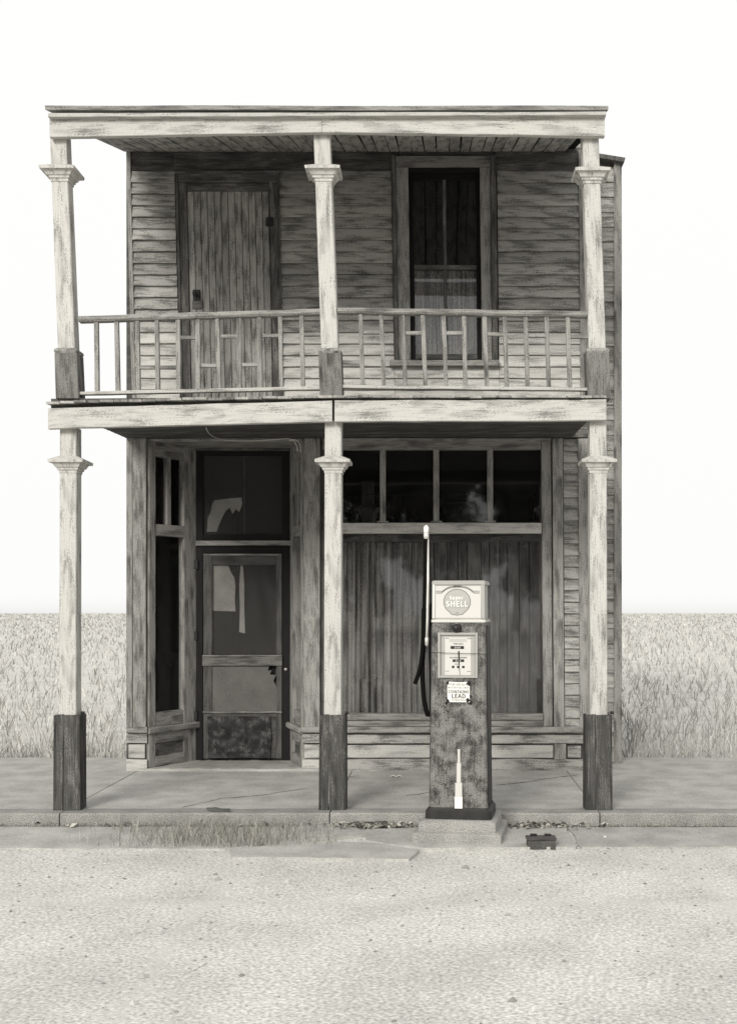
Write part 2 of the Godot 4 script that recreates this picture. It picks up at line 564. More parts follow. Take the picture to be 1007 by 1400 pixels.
func make_upper_door() -> void:
	var st := begin()
	add_plank(st, urect(254, 250, 368, 560, -0.006), 0.006, {"seg": 1, "jit": 0.0})
	var door := commit(st, "upper_door", M.dim, building)
	var x := 254.6
	for i in 12:
		var w := 9.35
		plank(door, "plank", urect(x + 0.35, 262, x + w - 0.35, 560, 0.006 + rng.randf_range(-0.001, 0.002)), 0.011, M.clap, {"seg": 6, "jit": 0.0008, "bev": 0.004, "tone": tone(0.62, 0.86)})
		x += w
	plank(door, "lintel", urect(254.5, 250.5, 367.5, 261.4, 0.014), 0.018, M.bare)
	plank(door, "casing", urect(243, 249.5, 254.2, 560, 0.026), 0.03, M.bare)
	plank(door, "casing", urect(367.8, 249.5, 378.6, 560, 0.026), 0.03, M.bare)
	plank(door, "casing_edge", urect(239.6, 234, 242.8, 560, 0.040), 0.045, M.dim)
	plank(door, "casing_edge", urect(378.8, 234, 381.4, 560, 0.040), 0.045, M.dim)
	plank(door, "head_casing", urect(243, 236.8, 378.7, 249, 0.030), 0.03, M.bare)
	plank(door, "drip_cap", urect(239, 233.2, 382, 236.5, 0.048), 0.05, M.bare)
	# rim lock with its keyhole, strike and an old latch
	plank(door, "lock", urect(259.5, 396, 269.5, 410, 0.030), 0.022, M.iron, {"bev": 0.008})
	tube(door, "knob", [at(266.5, 401, 0.028), at(266.5, 401, 0.055), at(266.5, 401, 0.072), at(266.5, 401, 0.08)], [0.008, 0.011, 0.024, 0.014], M.iron, 10)
	plank(door, "strike_block", urect(258.5, 411, 272, 422, 0.022), 0.014, M.bare)
	plank(door, "latch", urect(361.5, 297, 371.5, 308, 0.050), 0.03, M.iron, {"bev": 0.01, "jit": 0.004})

func make_upper_window() -> void:
	var st := begin()
	for p in [urect(558, 236, 564, 491, -0.03), urect(649, 236, 655, 491, -0.03), urect(564, 236, 649, 245.5, -0.03)]:
		add_plank(st, p, 0.035, {"tone": tone(0.6, 0.8)})
	var win := commit(st, "upper_window", M.black, building)
	plank(win, "casing", urect(541, 229, 557.6, 491.6, 0.028), 0.04, M.trim)
	plank(win, "casing", urect(655.4, 229, 669.6, 491.6, 0.028), 0.04, M.trim)
	plank(win, "casing_edge", urect(535.2, 212, 540.7, 491.6, 0.042), 0.055, M.bare)
	plank(win, "casing_edge", urect(670, 212, 677.4, 491.6, 0.042), 0.055, M.bare)
	plank(win, "head_casing", urect(541, 213, 669.7, 228.4, 0.030), 0.04, M.trim, {"tone": tone(0.7, 0.75)})
	plank(win, "drip_cap", urect(557.8, 229, 655.2, 235.5, 0.012), 0.04, M.black)
	plank(win, "meeting_rail", urect(564, 362, 649, 368, -0.028), 0.05, M.bare)
	plank(win, "muntin", urect(604, 245.7, 608.6, 361.8, -0.034), 0.025, M.bare)
	plank(win, "muntin", urect(604, 368.2, 608.6, 485, -0.052), 0.02, M.dim)
	plank(win, "bottom_rail", urect(564, 484, 649, 491, -0.034), 0.035, M.bare)
	plank(win, "sill", urect(528, 492, 679, 499.6, 0.085), 0.15, M.trim)
	for p in [[563, 245, 604.5, 362.5, -0.05], [608, 245, 650, 362.5, -0.05], [563, 367.5, 604.5, 485, -0.066], [608, 367.5, 650, 485, -0.066]]:
		plank(win, "pane", urect(p[0], p[1], p[2], p[3], p[4]), 0.003, M.glass, {"seg": 1, "jit": 0.0, "bev": 0.0003})
	# added cloth sheet that greys the lower sash
	plank(win, "sash_sheet", urect(560, 364, 652, 489, -0.09), 0.002, M.cloth, {"seg": 6, "jit": 0.003, "bev": 0.0003, "tone": Color(1, 1, 1)})

# ---------------------------------------------------------------- ground-floor wall
func make_lower_wall() -> void:
	var st := begin()
	var flat_o := {"seg": 1, "jit": 0.0, "bev": 0.0005}
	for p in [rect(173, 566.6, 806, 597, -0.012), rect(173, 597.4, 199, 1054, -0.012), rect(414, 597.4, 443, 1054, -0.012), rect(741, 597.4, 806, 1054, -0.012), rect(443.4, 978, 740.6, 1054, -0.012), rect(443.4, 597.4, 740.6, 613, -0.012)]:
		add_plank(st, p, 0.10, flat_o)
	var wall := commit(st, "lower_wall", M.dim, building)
	# narrow clapboard strip between two corner boards, right of the display window
	for s in [[769.2, 789.0]]:
		for i in 25:
			var y := 600.0 + 15.86 * i
			var p := rect(s[0] + i * 0.1, y, s[1] + i * 0.1, y + 16.6, 0.004)
			p[2].z = 0.031
			p[3].z = 0.031
			plank(wall, "clapboard", p, 0.011, M.clap, {"seg": 1, "bev": 0.003, "jit": 0.0025, "tone": tone(0.75, 1.0)})
	plank(wall, "corner_board", [at(754.6, 599.5, 0.036), at(768.4, 599.5, 0.036), at(771, 994, 0.036), at(757, 994, 0.036)], 0.048, M.trim, {"tone": tone(0.95, 1.0)})
	plank(wall, "corner_board", [at(789.6, 599.5, 0.034), at(805, 599.5, 0.034), at(807, 994, 0.034), at(792, 994, 0.034)], 0.046, M.trim, {"tone": tone(0.95, 1.0)})
	plank(wall, "corner_board", rect(173, 599.5, 181, 994, 0.024), 0.036, M.trim)
	plank(wall, "pilaster", rect(181.5, 599.5, 199.6, 994, 0.026), 0.038, M.trim)
	plank(wall, "pilaster", rect(415, 599.5, 437, 994, 0.026), 0.038, M.trim, {"tone": tone(0.9, 1.0)})
	plank(wall, "bracket_block", at_box(778, 577, 806, 598, 0.03), 0.04, M.bare)
	# ledge and panelled base
	plank(wall, "ledge", rect(441, 994.4, 797, 1002.6, 0.075), 0.085, M.trim, {"bev": 0.012, "tone": tone(0.9, 1.0)})
	plank(wall, "ledge", rect(412, 994.4, 440.6, 1002.6, 0.065), 0.075, M.trim, {"bev": 0.01})
	plank(wall, "ledge", rect(173, 994.4, 201, 1002.6, 0.065), 0.075, M.trim, {"bev": 0.01})
	plank(wall, "base_rail", rect(441, 1004.5, 797, 1016.6, 0.03), 0.04, M.clap, {"tone": tone(0.9, 1.0)})
	plank(wall, "base_panel", rect(441, 1019, 755.5, 1036.5, 0.026), 0.036, M.paint, {"bev": 0.008})
	plank(wall, "base_stile", rect(757, 1017, 773, 1038, 0.034), 0.044, M.trim)
	plank(wall, "base_panel", rect(775.5, 1020, 793.5, 1036.5, 0.026), 0.036, M.clap, {"bev": 0.01})
	plank(wall, "skirting", rect(441, 1038, 797, 1057, 0.034), 0.044, M.clap, {"jit": 0.006, "seg": 14, "tone": tone(0.8, 0.9)})
	for q in [[173.0, 201.0], [413.0, 440.5]]:
		plank(wall, "base_rail", rect(q[0], 1003, q[1], 1016, 0.03), 0.04, M.clap)
		plank(wall, "base_panel", rect(q[0] + 3, 1018, q[1] - 3, 1037, 0.02), 0.03, M.paint, {"bev": 0.008})
		plank(wall, "skirting", rect(q[0], 1038.5, q[1], 1057, 0.032), 0.042, M.paint, {"jit": 0.004})
	# electric cable looping down from the porch ceiling to the entrance
	tube(wall, "cable", curve([at(279, 574, 0.9), at(283, 588, 0.75), at(292, 597, 0.35), at(312, 602, 0.1), at(350, 602.5, 0.07), at(396, 600, 0.06), at(404, 606, 0.05), at(407, 617, 0.05)], 40), [0.0045], M.alu, 6)
	tube(wall, "cable", curve([at(396, 603, 0.05), at(402, 601, 0.06), at(409, 606, 0.05), at(411, 618, 0.045)], 14), [0.004], M.alu, 6)

func at_box(x0: float, y0: float, x1: float, y1: float, z: float) -> Array:
	return rect(x0, y0, x1, y1, z)

# ---------------------------------------------------------------- display window
func make_display_window() -> void:
	var st := begin()
	add_plank(st, rect(443.5, 613.4, 452, 977, 0.012), 0.09, {"tone": tone()})
	var win := commit(st, "display_window", M.trim, building)
	plank(win, "jamb", [at(739.5, 604.5, 0.02), at(752.6, 604.5, 0.02), at(755, 993, 0.02), at(742.4, 993, 0.02)], 0.10, M.trim, {"tone": tone(0.85, 0.9)})
	plank(win, "head_trim", rect(441, 599, 753, 603.2, 0.065), 0.08, M.trim, {"tone": tone(0.95, 1.0)})
	plank(win, "head_rail", rect(441, 603.6, 739, 614.2, 0.030), 0.08, M.trim, {"tone": tone(0.8, 0.85)})
	plank(win, "transom_bar", rect(452, 714.6, 739.6, 729, 0.024), 0.09, M.paint, {"bev": 0.006, "tone": tone(0.88, 0.95)})
	for x in [519.2, 592.2, 665.8]:
		plank(win, "mullion", rect(x, 614.6, x + 7.6, 714.2, 0.006), 0.05, M.trim, {"tone": tone(0.95, 1.0)})
		plank(win, "mullion_foot", rect(x - 4, 712, x + 11.6, 714.4, 0.012), 0.03, M.trim)
	var xs := [452.0, 519.2, 592.2, 665.8, 739.6]
	for i in 4:
		plank(win, "transom_pane", rect(xs[i] + (4 if i else 0), 614, xs[i + 1] + 3, 715, -0.03), 0.004, M.glass, {"seg": 1, "jit": 0.0, "bev": 0.0004})
	plank(win, "pane", rect(450, 728.5, 742.6, 977, -0.035), 0.005, M.glass, {"seg": 1, "jit": 0.0, "bev": 0.0004})
	plank(win, "sill", rect(441, 976.4, 742, 985.5, 0.045), 0.13, M.trim, {"bev": 0.012, "tone": tone(0.75, 0.8)})
	plank(win, "sill_moulding", rect(441, 986, 742, 993.8, 0.036), 0.05, M.trim, {"bev": 0.008, "tone": tone(0.85, 0.9)})
	# vertical boards nailed up inside the glass
	var x := 580.0
	for w in [13.0, 18.0, 15.0, 12.0, 19.0, 11.5, 14.0, 10.5, 16.0, 14.0, 20.0]:
		plank(win, "inner_board", rect(x + 0.5, 741, x + w - 0.4, 975.5, -0.10 + rng.randf_range(-0.004, 0.004)), 0.018, M.bare, {"tone": tone(0.36, 0.62), "jit": 0.001})
		x += w
	plank(win, "inner_rail", rect(452, 730, 744, 741, -0.085), 0.02, M.bare, {"tone": tone(0.5, 0.55)})
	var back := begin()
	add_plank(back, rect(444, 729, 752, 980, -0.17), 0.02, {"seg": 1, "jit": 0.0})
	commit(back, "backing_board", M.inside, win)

# ---------------------------------------------------------------- recessed entrance
const BACK_Z := -0.5

func side_pt(left: bool, t: float, y: float, out := 0.0) -> Vector3:
	# points on the splayed side walls of the entrance; t = 0 at the street corner, 1 at the door
	var a := at(203, 830, 0) if left else at(414, 830, 0)
	var b := at(267, 830, BACK_Z) if left else at(398, 830, BACK_Z)
	var d := (b - a)
	var n := Vector3(-d.z, 0, d.x).normalized() * (1.0 if left else -1.0)
	var p := a + d * t + n * out
	return Vector3(p.x, y, p.z)

func side_plank(parent: Node, called: String, left: bool, t0: float, t1: float, y1: float, y0: float, out: float, th: float, m: Material, o := {}) -> void:
	var p := [side_pt(left, t0, y1, out), side_pt(left, t1, y1, out), side_pt(left, t1, y0, out), side_pt(left, t0, y0, out)]
	if not left:
		p = [p[1], p[0], p[3], p[2]]
	plank(parent, called, p, th, m, o)

func make_entrance() -> void:
	# raised entrance floor with a worn lip
	var x0 := at(201, 830, 0).x
	var x1 := at(438, 830, 0).x
	box(building, "entrance_floor", Vector3(x0, 0.03, BACK_Z - 0.1), Vector3(x1, 0.128, 0.085), M.slab, {"seg": 26, "jit": 0.004, "bev": 0.008, "tone": Color(0.92, 0.92, 0.92)})
	# ceiling of the recess
	for k in 4:
		box(building, "entrance_ceiling_board", Vector3(x0 - 0.02, 3.115, BACK_Z - 0.10 + 0.145 * k), Vector3(x1 - 0.16, 3.14, BACK_Z + 0.04 + 0.145 * k), M.trim, {"tone": tone(0.85, 1.0)})
	# splayed sides with glass
	for left in [true, false]:
		var side: Node3D = null
		for s in [[0.0, 0.13], [0.74, 1.0]]:
			var st := begin()
			var p := [side_pt(left, s[0], 3.113, 0.012), side_pt(left, s[1], 3.113, 0.012), side_pt(left, s[1], 0.13, 0.012), side_pt(left, s[0], 0.13, 0.012)]
			if not left: p = [p[1], p[0], p[3], p[2]]
			add_plank(st, p, 0.07, {"tone": tone(0.8, 0.95)})
			if side: commit(st, "jamb", M.trim, side)
			else: side = commit(st, "side_window", M.trim, building)
		side_plank(side, "head_rail", left, 0.131, 0.739, 3.112, 2.985, 0.006, 0.06, M.trim)
		side_plank(side, "transom_bar", left, 0.131, 0.739, 2.36, 2.255, 0.010, 0.06, M.trim)
		side_plank(side, "bottom_rail", left, 0.131, 0.739, 0.625, 0.50, 0.004, 0.06, M.trim)
		side_plank(side, "ledge", left, -0.05, 1.02, 0.498, 0.44, 0.05, 0.10, M.trim, {"bev": 0.012})
		side_plank(side, "base_rail", left, 0.131, 0.739, 0.438, 0.345, 0.016, 0.05, M.trim)
		side_plank(side, "base_panel", left, 0.131, 0.739, 0.344, 0.225, -0.006, 0.03, M.bare)
		side_plank(side, "base_rail", left, 0.131, 0.739, 0.224, 0.131, 0.016, 0.05, M.trim)
		side_plank(side, "mullion", left, 0.385, 0.47, 2.984, 2.361, 0.004, 0.05, M.trim)
		side_plank(side, "transom_pane", left, 0.13, 0.74, 2.99, 2.355, -0.03, 0.004, M.glass_dull, {"seg": 1, "jit": 0.0, "bev": 0.0004})
		side_plank(side, "pane", left, 0.13, 0.74, 2.26, 0.62, -0.03, 0.004, M.glass_dull, {"seg": 1, "jit": 0.0, "bev": 0.0004})
	# door frame and transom light above the door
	var z := BACK_Z
	var st2 := begin()
	for p in [rect(266.5, 615, 277.5, 1041, z + 0.01), rect(385.5, 615, 398, 1041, z + 0.01), rect(277.5, 615, 385.5, 623, z + 0.01), rect(277.5, 731, 385.5, 738.5, z + 0.01), rect(277.5, 746.5, 385.5, 756.5, z + 0.01)]:
		add_plank(st2, p, 0.08, {"tone": tone(0.8, 1.0)})
	# solid wall above and beside the frame
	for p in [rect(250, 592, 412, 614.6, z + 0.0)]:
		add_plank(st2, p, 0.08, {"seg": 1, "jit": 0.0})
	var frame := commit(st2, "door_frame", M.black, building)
	plank(frame, "head_trim", rect(267, 607, 398, 616, z + 0.03), 0.03, M.bare)
	plank(frame, "transom_bar", rect(267, 739, 398, 745.8, z + 0.035), 0.06, M.trim, {"tone": tone(0.95, 1.0)})
	plank(frame, "transom_screen", rect(276.5, 622, 386.5, 732, z - 0.012), 0.002, M.screen, {"seg": 1, "jit": 0.0, "bev": 0.0002})
	plank(frame, "transom_pane", rect(276.5, 622, 386.5, 732, z - 0.04), 0.004, M.glass_dull, {"seg": 1, "jit": 0.0, "bev": 0.0004})
	plank(frame, "transom_muntin", rect(332.5, 623, 335, 731, z - 0.02), 0.012, M.dim)
	torn(frame, [[283, 727], [284, 708], [288, 700], [290, 690], [293, 684], [302, 683], [318, 681], [330, 680], [331, 690], [327, 700], [322, 696], [318, 703], [314, 694], [309, 698], [304, 707], [300, 716], [296, 727]], z - 0.025)  # pale shape painting the bright reflection in the transom glass
	plank(frame, "threshold", rect(266, 1040.4, 398.4, 1044.5, z + 0.06), 0.1, M.trim)
	# screen door
	var dz := z + 0.022
	var st3 := begin()
	for p in [rect(278, 757.5, 290, 1037, dz), rect(378, 757.5, 385.2, 1037, dz), rect(290.3, 757.5, 377.7, 772.5, dz), rect(290.3, 974, 377.7, 981, dz), rect(290.3, 1029, 377.7, 1037, dz)]:
		add_plank(st3, p, 0.028, {"tone": tone(0.8, 1.0)})
	var door := commit(st3, "screen_door", M.dim, building)
	plank(door, "top_edge", rect(278, 757, 385, 759.4, dz + 0.006), 0.006, M.trim)
	plank(door, "middle_rail", rect(276.6, 896.4, 385.4, 910.4, dz + 0.014), 0.04, M.trim, {"tone": tone(0.5, 0.55)})
	plank(door, "rail_edge", rect(276.6, 895.6, 385.4, 897.4, dz + 0.022), 0.01, M.trim, {"jit": 0.003, "seg": 9})
	plank(door, "rail_edge", rect(277, 972.6, 385, 975, dz + 0.018), 0.014, M.trim, {"jit": 0.003, "seg": 9})
	plank(door, "screen", rect(289, 772, 379, 897, dz - 0.012), 0.002, M.screen, {"seg": 1, "jit": 0.0, "bev": 0.0002})
	# lower screen, torn open at its upper right corner
	torn(door, [[289, 911], [368, 911], [366, 917], [371, 916], [369, 922], [377, 923], [374, 931], [378, 938], [379, 974], [289, 974]], dz - 0.010, "screen", M.gauze)
	plank(door, "kick_panel", rect(290.4, 981.4, 377.6, 1028.8, dz - 0.01), 0.012, M.dim)
	plank(door, "inner_panel", rect(288, 910, 380, 976, dz - 0.06), 0.012, M.black)
	# inner door behind the screen
	plank(door, "inner_stile", rect(278, 757, 289, 1037, dz - 0.05), 0.03, M.dim)
	plank(door, "inner_stile", rect(377, 757, 386, 1037, dz - 0.05), 0.03, M.dim)
	plank(door, "inner_pane", rect(288, 760, 378, 908, dz - 0.065), 0.004, M.glass_dull, {"seg": 1, "jit": 0.0, "bev": 0.0004})
	torn(door, [[290, 773], [312, 773], [316, 783], [320, 789], [322, 800], [321, 818], [322, 836], [290, 835]], dz - 0.035)  # these two pale shapes paint bright reflections in the door glass
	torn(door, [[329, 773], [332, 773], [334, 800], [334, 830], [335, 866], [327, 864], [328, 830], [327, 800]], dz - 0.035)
	# dented tin sheet nailed over the foot of the door
	var s4 := begin()
	s4.set_smooth_group(0)
	s4.set_color(Color.WHITE)
	var nx := 14
	var ny := 10
	var bump := FastNoiseLite.new()
	bump.seed = 5
	bump.frequency = 0.22
	var pts := []
	for j in ny + 1:
		for i in nx + 1:
			var u := float(i) / nx
			var v := float(j) / ny
			var px := lerpf(283.5, 369.5, u) + (2.0 * sin(v * PI) - 1.0 if i == nx else 0.0) + (1.5 * v if i == 0 else 0.0)
			var py := lerpf(979.5, 1036.5, v) + (1.2 if (i == 0 or i == nx) and j == ny else 0.0)
			var p := at(px, py, dz + 0.02 + 0.02 * bump.get_noise_2d(i * 1.7, j * 1.7))
			pts.append(p)
	for j in ny:
		for i in nx:
			var k := j * (nx + 1) + i
			quad(s4, pts[k], pts[k + 1], pts[k + nx + 2], pts[k + nx + 1])
			var bk := Vector3(0, 0, -0.003)
			quad(s4, pts[k + 1] + bk, pts[k] + bk, pts[k + nx + 1] + bk, pts[k + nx + 2] + bk)
	commit(s4, "tin_sheet", M.tin, door)
	for h in [[263, 772], [262, 869], [262, 979]]:
		plank(door, "hinge", rect(h[0] - 2.5, h[1] - 6, h[0] + 8, h[1] + 6, z + 0.03), 0.02, M.iron, {"bev": 0.006})
	tube(door, "keyhole", [at(390.6, 915, z + 0.008), at(390.6, 915, z + 0.018)], [0.013, 0.012], M.white, 12)
	tube(door, "keyhole", [at(390.6, 915, z + 0.017), at(390.6, 915, z + 0.0195)], [0.006, 0.005], M.ink, 10)

# a torn flat sheet (wire gauze, painted reflections in the glass) with its outline and a little thickness
func torn(parent: Node, outline: Array, z: float, called := "painted_reflection", m: Material = null) -> void:
	var poly := PackedVector2Array()
	for p in outline:
		poly.append(Vector2(p[0], p[1]))
	var ids := Geometry2D.triangulate_polygon(poly)
	var st := begin()
	st.set_color(Color.WHITE)
	for k in range(0, ids.size(), 3):
		var a := at(poly[ids[k]].x, poly[ids[k]].y, z)
		var b := at(poly[ids[k + 1]].x, poly[ids[k + 1]].y, z)
		var c := at(poly[ids[k + 2]].x, poly[ids[k + 2]].y, z)
		if (b - a).cross(c - a).z > 0.0:
			var s := b
			b = c
			c = s
		tri(st, a, b, c, Vector2(a.y, a.x), Vector2(b.y, b.x), Vector2(c.y, c.x))
		var o := Vector3(0, 0, -0.001)
		tri(st, a + o, c + o, b + o, Vector2(a.y, a.x), Vector2(c.y, c.x), Vector2(b.y, b.x))
	for k in poly.size():
		var a := at(poly[k].x, poly[k].y, z)
		var b := at(poly[(k + 1) % poly.size()].x, poly[(k + 1) % poly.size()].y, z)
		quad(st, a, a + Vector3(0, 0, -0.001), b + Vector3(0, 0, -0.001), b)
	commit(st, called, m if m else M.paper, parent)

# ---------------------------------------------------------------- porch roof
func make_porch_roof() -> void:
	var st := begin()
	# the eave beam bows a little between the posts
	for s in [[68.0, 187.5, 440.0, 180.5], [440.4, 180.5, 826.0, 186.0]]:
		add_plank(st, [at(s[0], s[1] - 27, 2.12), at(s[2], s[3] - 27, 2.12), at(s[2], s[3], 2.12), at(s[0], s[1], 2.12)], 0.045, {"seg": 8, "tone": tone(0.92, 1.0)})
	var roof := commit(st, "porch_roof", M.paint, building)
	plank(roof, "eave_moulding", [at(66, 154.5, 2.165), at(828, 152.5, 2.165), at(828, 157, 2.165), at(66, 160, 2.165)], 0.10, M.paint, {"seg": 8})
	# sheathing boards seen from below
	var x := XL - 0.01
	while x < 1.14:
		var w := rng.randf_range(0.078, 0.118)
		var skew := rng.randf_range(-0.02, 0.02)
		var y0 := 5.20
		var y1 := 5.745
		var s2 := begin()
		add_plank(s2, [Vector3(x + w - 0.004, y1, 0.03), Vector3(x + 0.004, y1, 0.03), Vector3(x + 0.004 + skew, y0, 1.99), Vector3(x + w - 0.004 + skew, y0, 1.99)], 0.018, {"jit": 0.002, "tone": tone(0.7, 1.0)})
		commit(s2, "roof_board", M.clap, roof)
		x += w
	# roof deck above the gaps
	var s3 := begin()
	add_plank(s3, [Vector3(1.23, 5.768, 0.03), Vector3(XL - 0.01, 5.768, 0.03), Vector3(XL - 0.01, 5.223, 1.99), Vector3(1.23, 5.223, 1.99)], 0.006, {"seg": 1, "jit": 0.0, "bev": 0.001})
	commit(s3, "roof_underlay", M.inside, roof)

# ---------------------------------------------------------------- balcony
func make_balcony() -> void:
	var st := begin()
	# deck edge and the two fascia boards, which meet above the middle post
	add_plank(st, [at(66, 558, 2.13), at(453.8, 547.5, 2.13), at(453.8, 576.2, 2.13), at(66, 586, 2.13)], 0.05, {"seg": 10, "jit": 0.002, "tone": tone(0.95, 1.0)})
	add_plank(st, [at(457.2, 547, 2.13), at(828, 546, 2.13), at(828, 575, 2.13), at(457.2, 576.2, 2.13)], 0.05, {"seg": 10, "jit": 0.003, "tone": tone(0.95, 1.0)})
	var bal := commit(st, "balcony", M.paint, building)
	plank(bal, "joist_beam", [at(70, 545, 2.06), at(826, 541, 2.06), at(826, 572, 2.06), at(70, 580, 2.06)], 0.08, M.dim)
	# deck boards run out from the wall; their rotten ends show above the fascia
	var x := -2.855
	while x < 1.13:
		var w := rng.randf_range(0.085, 0.11)
		var u := (x + 3.04) / 4.4
		var yf := lerpf(3.085, 3.135, clampf(u * 2.2, 0.0, 1.0))
		var zf := 2.165 + rng.randf_range(-0.03, 0.008)
		var s2 := begin()
		add_plank(s2, [Vector3(x, 3.21, 0.03), Vector3(x + w - 0.005, 3.21, 0.03), Vector3(x + w - 0.005, yf, zf), Vector3(x, yf, zf)], 0.017, {"jit": 0.002, "bev": 0.005, "tone": tone(0.6, 1.0)})
		commit(s2, "deck_board", M.deck if rng.randf() < 0.55 else M.trim, bal)
		x += w
	# porch ceiling below the joists
	for k in 18:
		var z0 := 0.03 + 0.112 * k
		var y := 3.135 - 0.03 * z0
		box(bal, "ceiling_board", Vector3(XL + 0.01, y, z0), Vector3(1.20, y + 0.016, z0 + 0.109), M.bare, {"seg": 6, "tone": tone(0.6, 0.9)})
	# railing
	for side in [true, false]:
		var rz := 2.06
		var a := at(107, 435.5, rz) if side else at(461, 423.5, rz)
		var b := at(439, 425, rz) if side else at(804, 428.6, rz)
		var c := at(107, 537.5, rz) if side else at(468, 528.4, rz)
		var d := at(440, 530, rz) if side else at(803, 531.8, rz)
		var h := Vector3(0, 0.021, 0)
		var s3 := begin()
		add_plank(s3, [a + h, b + h, b - h, a - h], 0.075, {"seg": 9, "jit": 0.002, "bev": 0.012, "tone": tone(0.9, 1.0)})
		var rail := commit(s3, "railing", M.trim, building)
		h = Vector3(0, 0.012, 0)
		plank(rail, "bottom_rail", [c + h, d + h, d - h, c - h], 0.05, M.paint, {"seg": 9})
		var tops := [131.0, 159.0, 187, 214, 243, 270, 297, 326, 354, 382.5, 412] if side else [492.5, 520.7, 550.0, 577.5, 605.7, 633.5, 661.7, 689.5, 718.0, 746.6, 775.6]
		var shift := 1.5 if side else 3.2
		var bz := rz - 0.022
		for t in tops:
			var u: float = (t - (107.0 if side else 461.0)) / (332.0 if side else 343.0)
			var ya: float = lerpf(a.y, b.y, u) - 0.022
			var yb: float = lerpf(c.y, d.y, u) + 0.0125
			var xa: float = at(t, 430, bz).x
			var xb: float = at(t + shift + rng.randf_range(-0.7, 0.7), 530, bz).x
			var hw := 0.0155
			plank(rail, "baluster", [Vector3(xa - hw, ya, bz), Vector3(xa + hw, ya, bz), Vector3(xb + hw, yb, bz), Vector3(xb - hw, yb, bz)], 0.031, M.trim, {"seg": 2, "tone": tone(0.8, 1.0)})
		var bars := [[190, 211, 502], [217, 240, 502], [246, 267, 461], [274, 295, 499.5], [301, 323, 459.5], [330, 351.5, 498.5], [358, 380, 458.5], [415, 440, 457]] if side else [[468, 490, 495], [496, 519, 454], [554, 575.5, 455], [609.6, 631, 455], [665.6, 687, 456.5], [722, 744, 458.5], [779.5, 804, 460]]
		for s in bars:
			plank(rail, "spacer", rect(s[0] + 0.6, s[2] - 2.4, s[1] + 0.6, s[2] + 2.4, bz - 0.004), 0.024, M.trim, {"seg": 1, "tone": tone(0.85, 1.0)})

# ---------------------------------------------------------------- posts
func capital(parent: Node, c: Vector3, s: float, turn: float) -> void:
	var rings := []
	for r in [[0.0, 12.2], [4.0, 12.6], [4.2, 14.2], [7.5, 14.6], [7.7, 16.2], [13.5, 19.5], [13.7, 23.5], [17.5, 24.0], [23.0, 12.6], [23.4, 11.8]]:
		rings.append([c + Vector3(turn * r[0] * s, r[0] * s, 0), r[1] * s, r[1] * s, 0.001])
	loft(parent, "capital", rings, M.paint)

